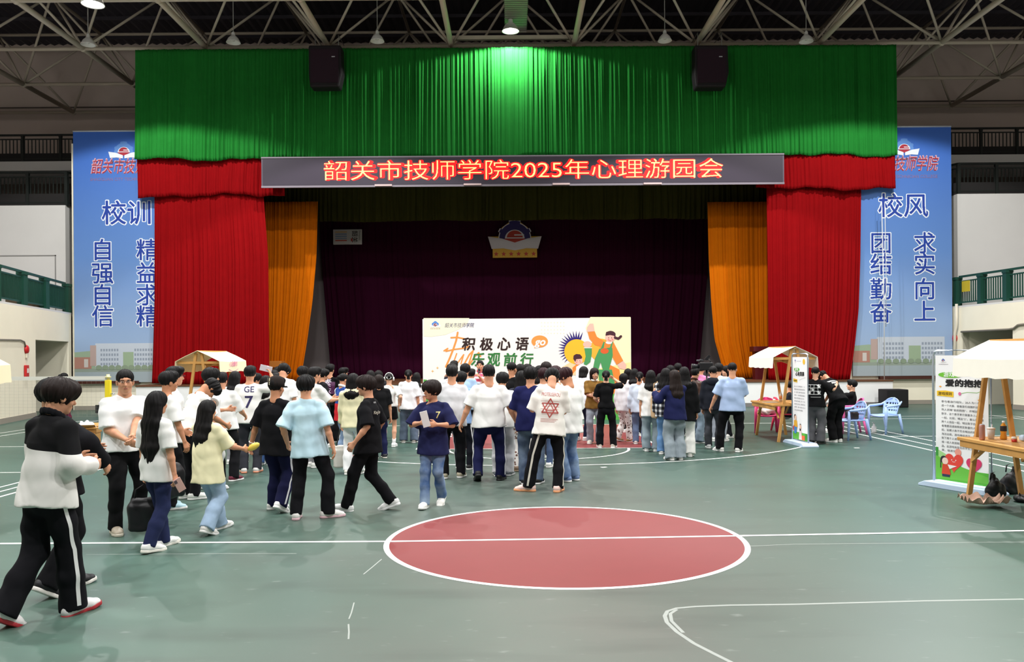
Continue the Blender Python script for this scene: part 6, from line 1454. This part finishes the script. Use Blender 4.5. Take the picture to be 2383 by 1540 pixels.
lump('bag_body', None, None, (0, 0, 0), (.26, .12, .36), mat('offwhite_canvas', (206, 202, 194), .8), 4, .1, parent=r, boxy=True); m = MB(); m.bar((-.1, 0, .3), (-.02, 0, .62), .025, .012); m.bar((.1, 0, .3), (.02, 0, .62), .025, .012); m.build('strap', BLK, r)
r = empty('tote_bag', (W(1527, 970, 15.75).x, 15.75, .66), .2, 'beige shoulder tote beside the plaid shirt', 'bag')
lump('bag_body', None, None, (0, 0, 0), (.17, .2, .5), mat('beige_canvas', (200, 166, 128), .8), 8, .06, parent=r, boxy=True); MB().tube([(-.05, 0, .46), (-.03, .02, .66), (.03, .02, .7), (.05, 0, .46)], .012, 6).build('strap', mat('beige_canvas'), r)
q = PEOPLE['sf']; c = pw(q, q['hc'] + q['Mh'].to_3x3() @ Vector((.07, -.08, .05)) if False else Vector(q['hc']) + q['Mh'].to_3x3() @ Vector((.085, -.07, .05))); slab('white_card', 'small white card stuck in dark hair beside the plaid shirt', 'paper', c, (0, .5, .2), (.07, .01, .09), flat('f4f4f2'))
# video camera over the crowd
vc = W(1640, 850, 17.1); r = empty('video_camera', vc, 0, 'black shoulder video camera beside the hooded jacket', 'camera'); VB = mat('black_camera_body', (24, 24, 28), .45)
m = MB(); m.box((-.12, -.07, -.1), (.16, .07, .06)); m.build('body', VB, r, bevel=.015); m = MB(); m.tube([(-.12, 0, -.02), (-.2, 0, -.02), (-.27, 0, -.02)], [.045, .05, .058], 16); m.build('lens', VB, r)
m = MB(); m.tube([(-.12, 0, .06), (-.1, 0, .12), (.1, 0, .12), (.12, 0, .06)], .014, 8); m.build('handle', VB, r); m = MB(); m.tube([(-.16, .03, .1), (-.02, .03, .1)], .018, 10); m.build('mic_tube', mat('grey_mic', (80, 80, 86), .4), r); m = MB(); m.bar((.02, 0, .12), (.1, 0, .2), .03, .05); m.build('viewfinder', VB, r)
m = MB(); m.tube([(.04, 0, -.1), (.04, 0, -vc.z)], .018, 8); m.build('monopod', VB, r)

# ------------------------------------------------------------------ on and under the nearest right stall
TZ = .803
def on_table(px, Y): return Vector(((px - HX) / F * Y, Y, TZ))
c = on_table(2284, 10.1); r = empty('drink_can', c, 0, 'tall pink drink can at the corner of the stall table', 'can'); MB().lathe([(.028, 0), (.034, .012), (.034, .17), (.027, .185)], 20).build('body', mat('pink_metal_can', (196, 140, 128), .35, .3), r); MB().lathe([(.027, .183), (.029, .189), (.024, .186)], 20).build('lid', ALU, r)
c = on_table(2305, 10.2); r = empty('plastic_cup', c, 0, 'clear milk tea cup with a lid between the can and the bottle', 'cup'); MB().lathe([(.033, 0), (.046, .125)], 20).build('cup', mat('milky_plastic', (226, 214, 204), .25, alpha=.75), r); MB().lathe([(.049, .122), (.049, .135), (.03, .142)], 20).build('lid', mat('cup_lid', (238, 226, 216), .3), r); MB().tube([(0, 0, .05), (.015, 0, .18)], .005, 6).build('straw', flat('d8c8c0'), r)
c = on_table(2334, 10.15); r = empty('drink_bottle', c, 0, 'orange drink bottle with dark label and white cap', 'bottle'); MB().lathe([(.036, 0), (.04, .02), (.03, .07), (.036, .1), (.036, .16), (.014, .195), (.014, .205)], 20).build('body', mat('orange_drink', (226, 150, 44), .2), r); MB().lathe([(.0365, .1), (.0375, .105), (.0375, .16), (.0365, .165)], 20).build('label', flat('2a2628'), r); MB().lathe([(.016, .2), (.016, .225)], 16).build('cap', flat('f0eeea'), r)
c = on_table(2359, 9.85); r = empty('paint_jar', c, 0, 'small red jar with white lid on the stall table', 'jar'); MB().lathe([(.028, 0), (.03, .01), (.03, .035)], 16).build('body', flat('c83a2c', .3), r); MB().lathe([(.03, .035), (.031, .055), (.026, .06)], 16).build('lid', flat('f0ece8'), r)
lump('tissue_pack', 'pale blue tissue packet at the right edge of the stall table', 'tissues', on_table(2386, 9.95), (.13, .09, .07), mat('pale_blue_film', (190, 212, 236), .3), 12, .1, boxy=True)
pp = G(2290, 1180); PAP = mat('brown_wrapping_paper', (196, 164, 146), .8, noise=.2, nscale=14)
def paper_mesh(seed, sx, sy, h):
    r_ = np.random.RandomState(seed); n = 26; v = []; f = []
    P_ = [(r_.uniform(3, 11, 2), r_.uniform(0, 6.3)) for _ in range(7)]
    for i in range(n + 1):
        for j in range(n + 1):
            u, t = -1 + 2 * i / n, -1 + 2 * j / n; e = max(abs(u), abs(t))
            z = h * (.1 + .8 * e ** 3) * (.35 + .65 * abs(math.sin(1.7 * u + 4.3 * t + 2 * math.sin(3 * u - t) + seed))) + h * .55 * sum(abs(math.sin(a[0] * u * .5 + a[1] * t * .5 + p_)) for a, p_ in P_) / 7
            v.append((u * sx * (1 - .1 * e), t * sy * (1 - .1 * e), max(.004, z)))
    for i in range(n):
        for j in range(n): f.append((i * (n + 1) + j, (i + 1) * (n + 1) + j, (i + 1) * (n + 1) + j + 1, i * (n + 1) + j + 1))
    m = MB(); m.add(v, f, None, False); return m
o = paper_mesh(2, .27, .17, .12).build('wrapping_paper', PAP); o.location = pp; s_ = o.modifiers.new('thickness', 'SOLIDIFY'); s_.thickness = .003; tag(o, 'crumpled brown wrapping paper on the floor in front of the stall leg', 'paper')
for k, (px, fy, w_, h_, lab) in enumerate(((2318, 1163, .24, .3, 'left black bag under the nearest right stall'), (2352, 1148, .3, .34, 'right black bag under the nearest right stall, touching the stall leg'))):
    c = G(px, fy); handbag(c, .4 * k, (w_, .22, h_), lab, BLK, .06, 'black bags under the stall', 20 + k, False)
c = G(2381, 1168); lump('black_cloth', 'black cloth bundle at the right edge beside the stall leg', 'cloth', c, (.2, .2, .1), BLK, 31)
# things on the middle stall
c = Vector((W(1817, 930, 18.6).x, 18.6, TZ)); r = empty('drink_bottle', c, 0, 'bottle with orange label on the middle stall table', 'bottle'); MB().lathe([(.034, 0), (.034, .15), (.014, .19), (.014, .215)], 16).build('body', mat('pale_bottle', (214, 196, 180), .3), r); MB().lathe([(.035, .06), (.035, .13)], 16).build('label', flat('d88850'), r)
c = Vector((W(1793, 934, 18.3).x, 18.3, TZ + .004)); slab('paper_sheet', 'sheet of paper lying on the middle stall table', 'paper', c, (0, 0, .3), (.3, .21, .004), flat('e6e4e0'))
c = G(2034, 1006); r = empty('lotion_bottle', c, 0, 'white pump bottle on the floor behind the empty blue armchair', 'bottle'); MB().lathe([(.05, 0), (.055, .02), (.055, .13), (.02, .17), (.02, .2)], 16).build('body', flat('eaeaea', .3), r); MB().tube([(0, 0, .2), (0, 0, .23), (-.04, 0, .235)], .01, 6).build('pump', flat('dcdcdc'), r)
for k, (px, fy, lab) in enumerate(((1994, 1042, 'paper scrap on the floor before the blue armchair'), (1405, 1087, 'paper scrap on the floor below the crowd'), (2060, 1010, 'pale card lying beside the empty blue armchair leg'))):
    slab('paper_scrap', lab, 'paper', G(px, fy, .003), (0, 0, .4 * k), (.1, .07, .004), flat('dfe0d8'))
# ------------------------------------------------------------------ left side: net post, boxes, bag
p = G(253, 1062); r = empty('net_post', p, 0, 'yellow badminton post with a blue foot on the left', 'net post'); YEL = mat('yellow_post_paint', (240, 214, 40), .4); BLU = mat('blue_post_paint', (36, 62, 160), .4)
m = MB(); m.box((-.05, -.04, .3), (.05, .04, 1.46)); m.build('pole', YEL, r, bevel=.008); m = MB(); m.box((-.055, -.045, 0), (.055, .045, .31)); m.box((-.055, -.3, 0), (.055, .3, .07)); m.box((0, -.05, 0), (.4, .05, .09)); m.build('foot', BLU, r, bevel=.008)
m = MB(); m.lathe([(.03, 1.46), (.03, 1.5), (.055, 1.51), (.055, 1.525), (.03, 1.53), (.03, 1.57)], 14); m.build('pulley', mat('post_top', (226, 214, 150), .4), r); m = MB(); m.tube([(.05, 0, 1.2), (.12, 0, 1.2), (.12, -.06, 1.2)], .012, 6); m.build('crank', ALU, r)
nx = -13.1 - p.x; r = empty('badminton_net', (p.x, p.y, 0), 0, 'badminton net stretched from the yellow post to the left', 'net')
m = MB(); m.bar((-.05, 0, 1.5), (nx, .3, 1.5), .012, .07); m.build('tape', mat('white_net_tape', (220, 218, 210), .8), r)
m = MB()
for k in range(60): x = -.06 + (nx + .06) * k / 59; yy = .3 * x / nx; m.bar((x, yy, .76), (x, yy, 1.5), .0013)
for k in range(12): m.bar((-.06, 0, .76 + k * .062), (nx, .3, .76 + k * .062), .0013)
m.build('mesh', mat('net_cord', (150, 146, 132), .9), r)
m = MB(); m.box((-.05, -.04, 0), (.05, .04, 1.5)); m.box((-.06, -.3, 0), (.06, .3, .07)); r2 = empty('net_post', (-13.1, p.y + .3, 0), 0, 'second badminton post at the far end of the net', 'net post'); m.build('pole', YEL, r2)
CARD = mat('cardboard', (178, 134, 78), .85, noise=.08, nscale=8)
def carton(c, rz, size, label, open_=False, group=None):
    w, d, h = size; r = empty('cardboard_box', c, rz, label, 'box', group); m = MB(); t = .008
    m.box((-w / 2, -d / 2, 0), (w / 2, d / 2, t)); m.box((-w / 2, -d / 2, 0), (w / 2, -d / 2 + t, h)); m.box((-w / 2, d / 2 - t, 0), (w / 2, d / 2, h)); m.box((-w / 2, -d / 2, 0), (-w / 2 + t, d / 2, h)); m.box((w / 2 - t, -d / 2, 0), (w / 2, d / 2, h))
    if not open_: m.box((-w / 2, -d / 2, h - t), (w / 2, d / 2, h))
    m.build('carton', CARD, r)
    if open_:
        for s in (-1, 1): f = MB(); f.bar((0, s * d / 2, h), (0, s * (d / 2 + .1), h + .06), w, .006, up=(0, 0, 1)); f.build('flap', CARD, r)
    return r
c = G(206, 1046); carton(c, .1, (.36, .34, .34), 'lower cardboard box on the floor beside the yellow post', False)
carton(c + Vector((-.08, .1, .34)), .2, (.46, .4, .12), 'open cardboard tray with white bags, topmost of the stack by the post', True)
lump('plastic_bag', 'white plastic bags bulging out of the open cardboard tray', 'plastic bag', c + Vector((-.1, .1, .352)), (.36, .3, .2), mat('white_plastic_film', (226, 236, 242), .35), 14, .25)
m = MB(); m.box((-.17, -.006, 0), (.17, .006, .16)); o = m.build('cardboard_sheet', mat('pale_yellow_card', (236, 218, 150), .8)); o.location = c + Vector((-.03, -.22, .2)); o.rotation_euler = (-.15, 0, .1); tag(o, 'pale yellow card leaning on the front of the cardboard box', 'card')
m = MB(); m.tube([(-.55, -.05, .4), (.32, -.12, .46)], .014, 8); o = m.build('wooden_pole', PINE); o.location = c; tag(o, 'thin wooden pole lying across the cardboard boxes', 'pole')
c = G(236, 967); r = empty('school_bag', c, .3, 'black, pink and white bag on the floor by the left wall', 'bag'); lump('bag_body', None, None, (0, 0, 0), (.3, .2, .4), mat('white_bag_cloth', (206, 198, 204), .8), 41, .12, parent=r); m = MB(); m.box((-.02, -.14, .18), (.14, -.08, .38)); m.build('pink_pocket', flat('e06aa0'), r); m = MB(); m.box((-.16, -.13, .1), (-.02, -.08, .36)); m.build('black_flap', BLK, r)
# ------------------------------------------------------------------ fixtures on the side walls
RDM = mat('red_alarm_enamel', (190, 34, 36), .4); PIPE = mat('grey_conduit', (128, 122, 110), .5); WPIPE = mat('cream_pipe', (216, 208, 190), .6)
def on_wall(px, py, A, B, off):
    h_ = hit(px, A, B); d = (Vector((*B, 0)) - Vector((*A, 0))).normalized(); n = Vector((-d.y, d.x, 0)); n = n if n.dot(Vector((0, 10, 0)) - h_) > 0 else -n
    q = W(px, py, h_.y); return Vector((q.x, h_.y, q.z)) + n * off, n
c, n = on_wall(60, 813, LA, LB, .0); r = empty('alarm_bell', c, math.atan2(n.y, n.x), 'round red alarm bell below the conduit, left of the doorway', 'alarm bell'); MB().lathe([(.14, 0), (.14, .03), (.11, .07), (.04, .09)], 20, None, (0, 0, 0), Matrix.Rotation(PI / 2, 4, 'Y')).build('gong', RDM, r); m = MB(); m.box((0, -.05, -.26), (.06, .05, -.12)); m.build('back_box', WPIPE, r)
c, n = on_wall(58, 863, LA, LB, .015); r = empty('fire_alarm_box', c, math.atan2(n.y, n.x), 'small red fire call box under the alarm bell on the left wall', 'alarm box'); m = MB(); m.box((0, -.12, -.18), (.07, .12, .18)); m.build('case', RDM, r, bevel=.01); m = MB(); m.box((.07, -.07, -.06), (.075, .07, .08)); m.build('label', flat('e8dcd8'), r)
pts = [on_wall(a, b, LA, LB, .03)[0] for a, b in ((-60, 789), (0, 790), (45, 791), (54, 795), (57, 806))]; o = MB().tube(pts, .025, 8).build('conduit_pipe', PIPE, None, None, 0, tuple(pts[-1])); tag(o, 'grey conduit pipe running along the left wall to the bell', 'pipe')
c, n = on_wall(2223, 787, RA, RB, .0); r = empty('alarm_bell', c, math.atan2(n.y, n.x), 'red alarm bell on the white pipe at the right corner of the hall', 'alarm bell'); MB().lathe([(.14, 0), (.14, .03), (.11, .07), (.04, .09)], 20, None, (0, 0, 0), Matrix.Rotation(PI / 2, 4, 'Y')).build('gong', RDM, r)
pts = [on_wall(a, b, RA, RB, .1)[0] for a, b in ((2232, 707), (2232, 755), (2228, 775), (2227, 930))]; o = MB().tube(pts, .05, 8).build('drain_pipe', WPIPE, None, None, 0, tuple(pts[-1])); tag(o, 'cream pipe running down the right corner beside the banner', 'pipe')
pts = [on_wall(a, b, RA, RB, .05)[0] for a, b in ((2240, 772), (2350, 766), (2362, 764), (2372, 756), (2400, 752))]; o = MB().tube(pts, .035, 8).build('conduit_pipe', PIPE, None, None, 0, tuple(pts[0])); tag(o, 'grey conduit above the doorway on the right wall', 'pipe')
# ------------------------------------------------------------------ stage furniture, floor speaker, gallery clutter
a_, b_ = W(626, 840, 31.2), W(660, 840, 31.2); wq = b_.x - a_.x; r = empty('lectern', ((a_.x + b_.x) / 2, 31.2, SZ), 0, 'pale wooden lectern on the stage before the left yellow curtain', 'lectern'); LW = mat('honey_lectern_wood', (190, 116, 44), .5, noise=.15, nscale=9)
h_ = a_.z - SZ; m = MB(); m.box((-wq * .42, -.18, 0), (wq * .42, .2, h_ - .22)); m.build('body', LW, r); m = MB(); m.box((-wq / 2, -.28, h_ - .24), (wq / 2, .26, h_)); m.build('top_box', LW, r, bevel=.015)
a_, b_ = W(1749, 806, 31.3), W(1785, 806, 31.3); wq = b_.x - a_.x; r = empty('lectern', ((a_.x + b_.x) / 2, 31.3, SZ), 0, 'dark red lectern on the stage before the right yellow curtain', 'lectern'); DR = mat('dark_red_lacquer', (92, 16, 24), .45)
h_ = a_.z - SZ; m = MB(); m.box((-wq * .36, -.16, 0), (wq * .36, .2, h_ - .2)); m.build('body', DR, r); m = MB(); m.box((-wq / 2, -.28, h_ - .2), (wq / 2, .26, h_)); m.build('top_box', DR, r, bevel=.015)
p = G(2102, 950); r = empty('floor_loudspeaker', (p.x, 28.7, 0), 0, 'large black loudspeaker on the floor at the right end of the stage', 'loudspeaker'); m = MB(); m.box((-.37, -.3, 0), (.37, .4, .62)); m.build('cabinet', SPK, r, bevel=.02); m = MB(); m.box((-.34, -.315, .03), (.34, -.3, .59)); m.build('grille', mat('black_speaker_grille', (14, 14, 16), .8), r)
a_ = W(897, 872, 29.9); r = empty('stage_monitor', (a_.x, 29.9, SZ), 0, 'grey wedge monitor speaker on the stage edge above the headphones', 'loudspeaker'); m = MB(); m.prism([(-.18, 0), (.18, 0), (.18, .22), (-.18, .22)], -.12, .16); m.build('cabinet', mat('grey_monitor', (88, 88, 92), .6), r); m = MB(); m.box((-.16, -.13, .02), (.16, -.12, .2)); m.build('grille', mat('dark_grey_grille', (50, 50, 54), .8), r)
for k, (px, s_, lab) in enumerate(((110, .55, 'taller dark storage box behind the left green railing'), (92, .4, 'shorter dark storage box behind the left green railing'))):
    h_ = hit(px, LA, LB); m = MB(); m.box((-.3, -.25, 0), (.3, .25, s_)); m.box((-.31, -.26, s_ - .06), (.31, .26, s_)); o = m.build('storage_box', mat('olive_brown_box', (74, 62, 44), .8)); o.location = (h_.x - .65, h_.y, ZD + .06); tag(o, lab, 'box')
c, n = on_wall(2249, 660, RA, RB, .02); m = MB(); m.box((-.2, -.02, -.28), (.2, .02, .1)); o = m.build('yellow_cloth', mat('yellow_cloth', (196, 172, 40), .9)); o.location = c; o.rotation_euler = (0, 0, math.atan2(n.y, n.x) + PI / 2); tag(o, 'yellow cloth hung over the right green railing', 'cloth')
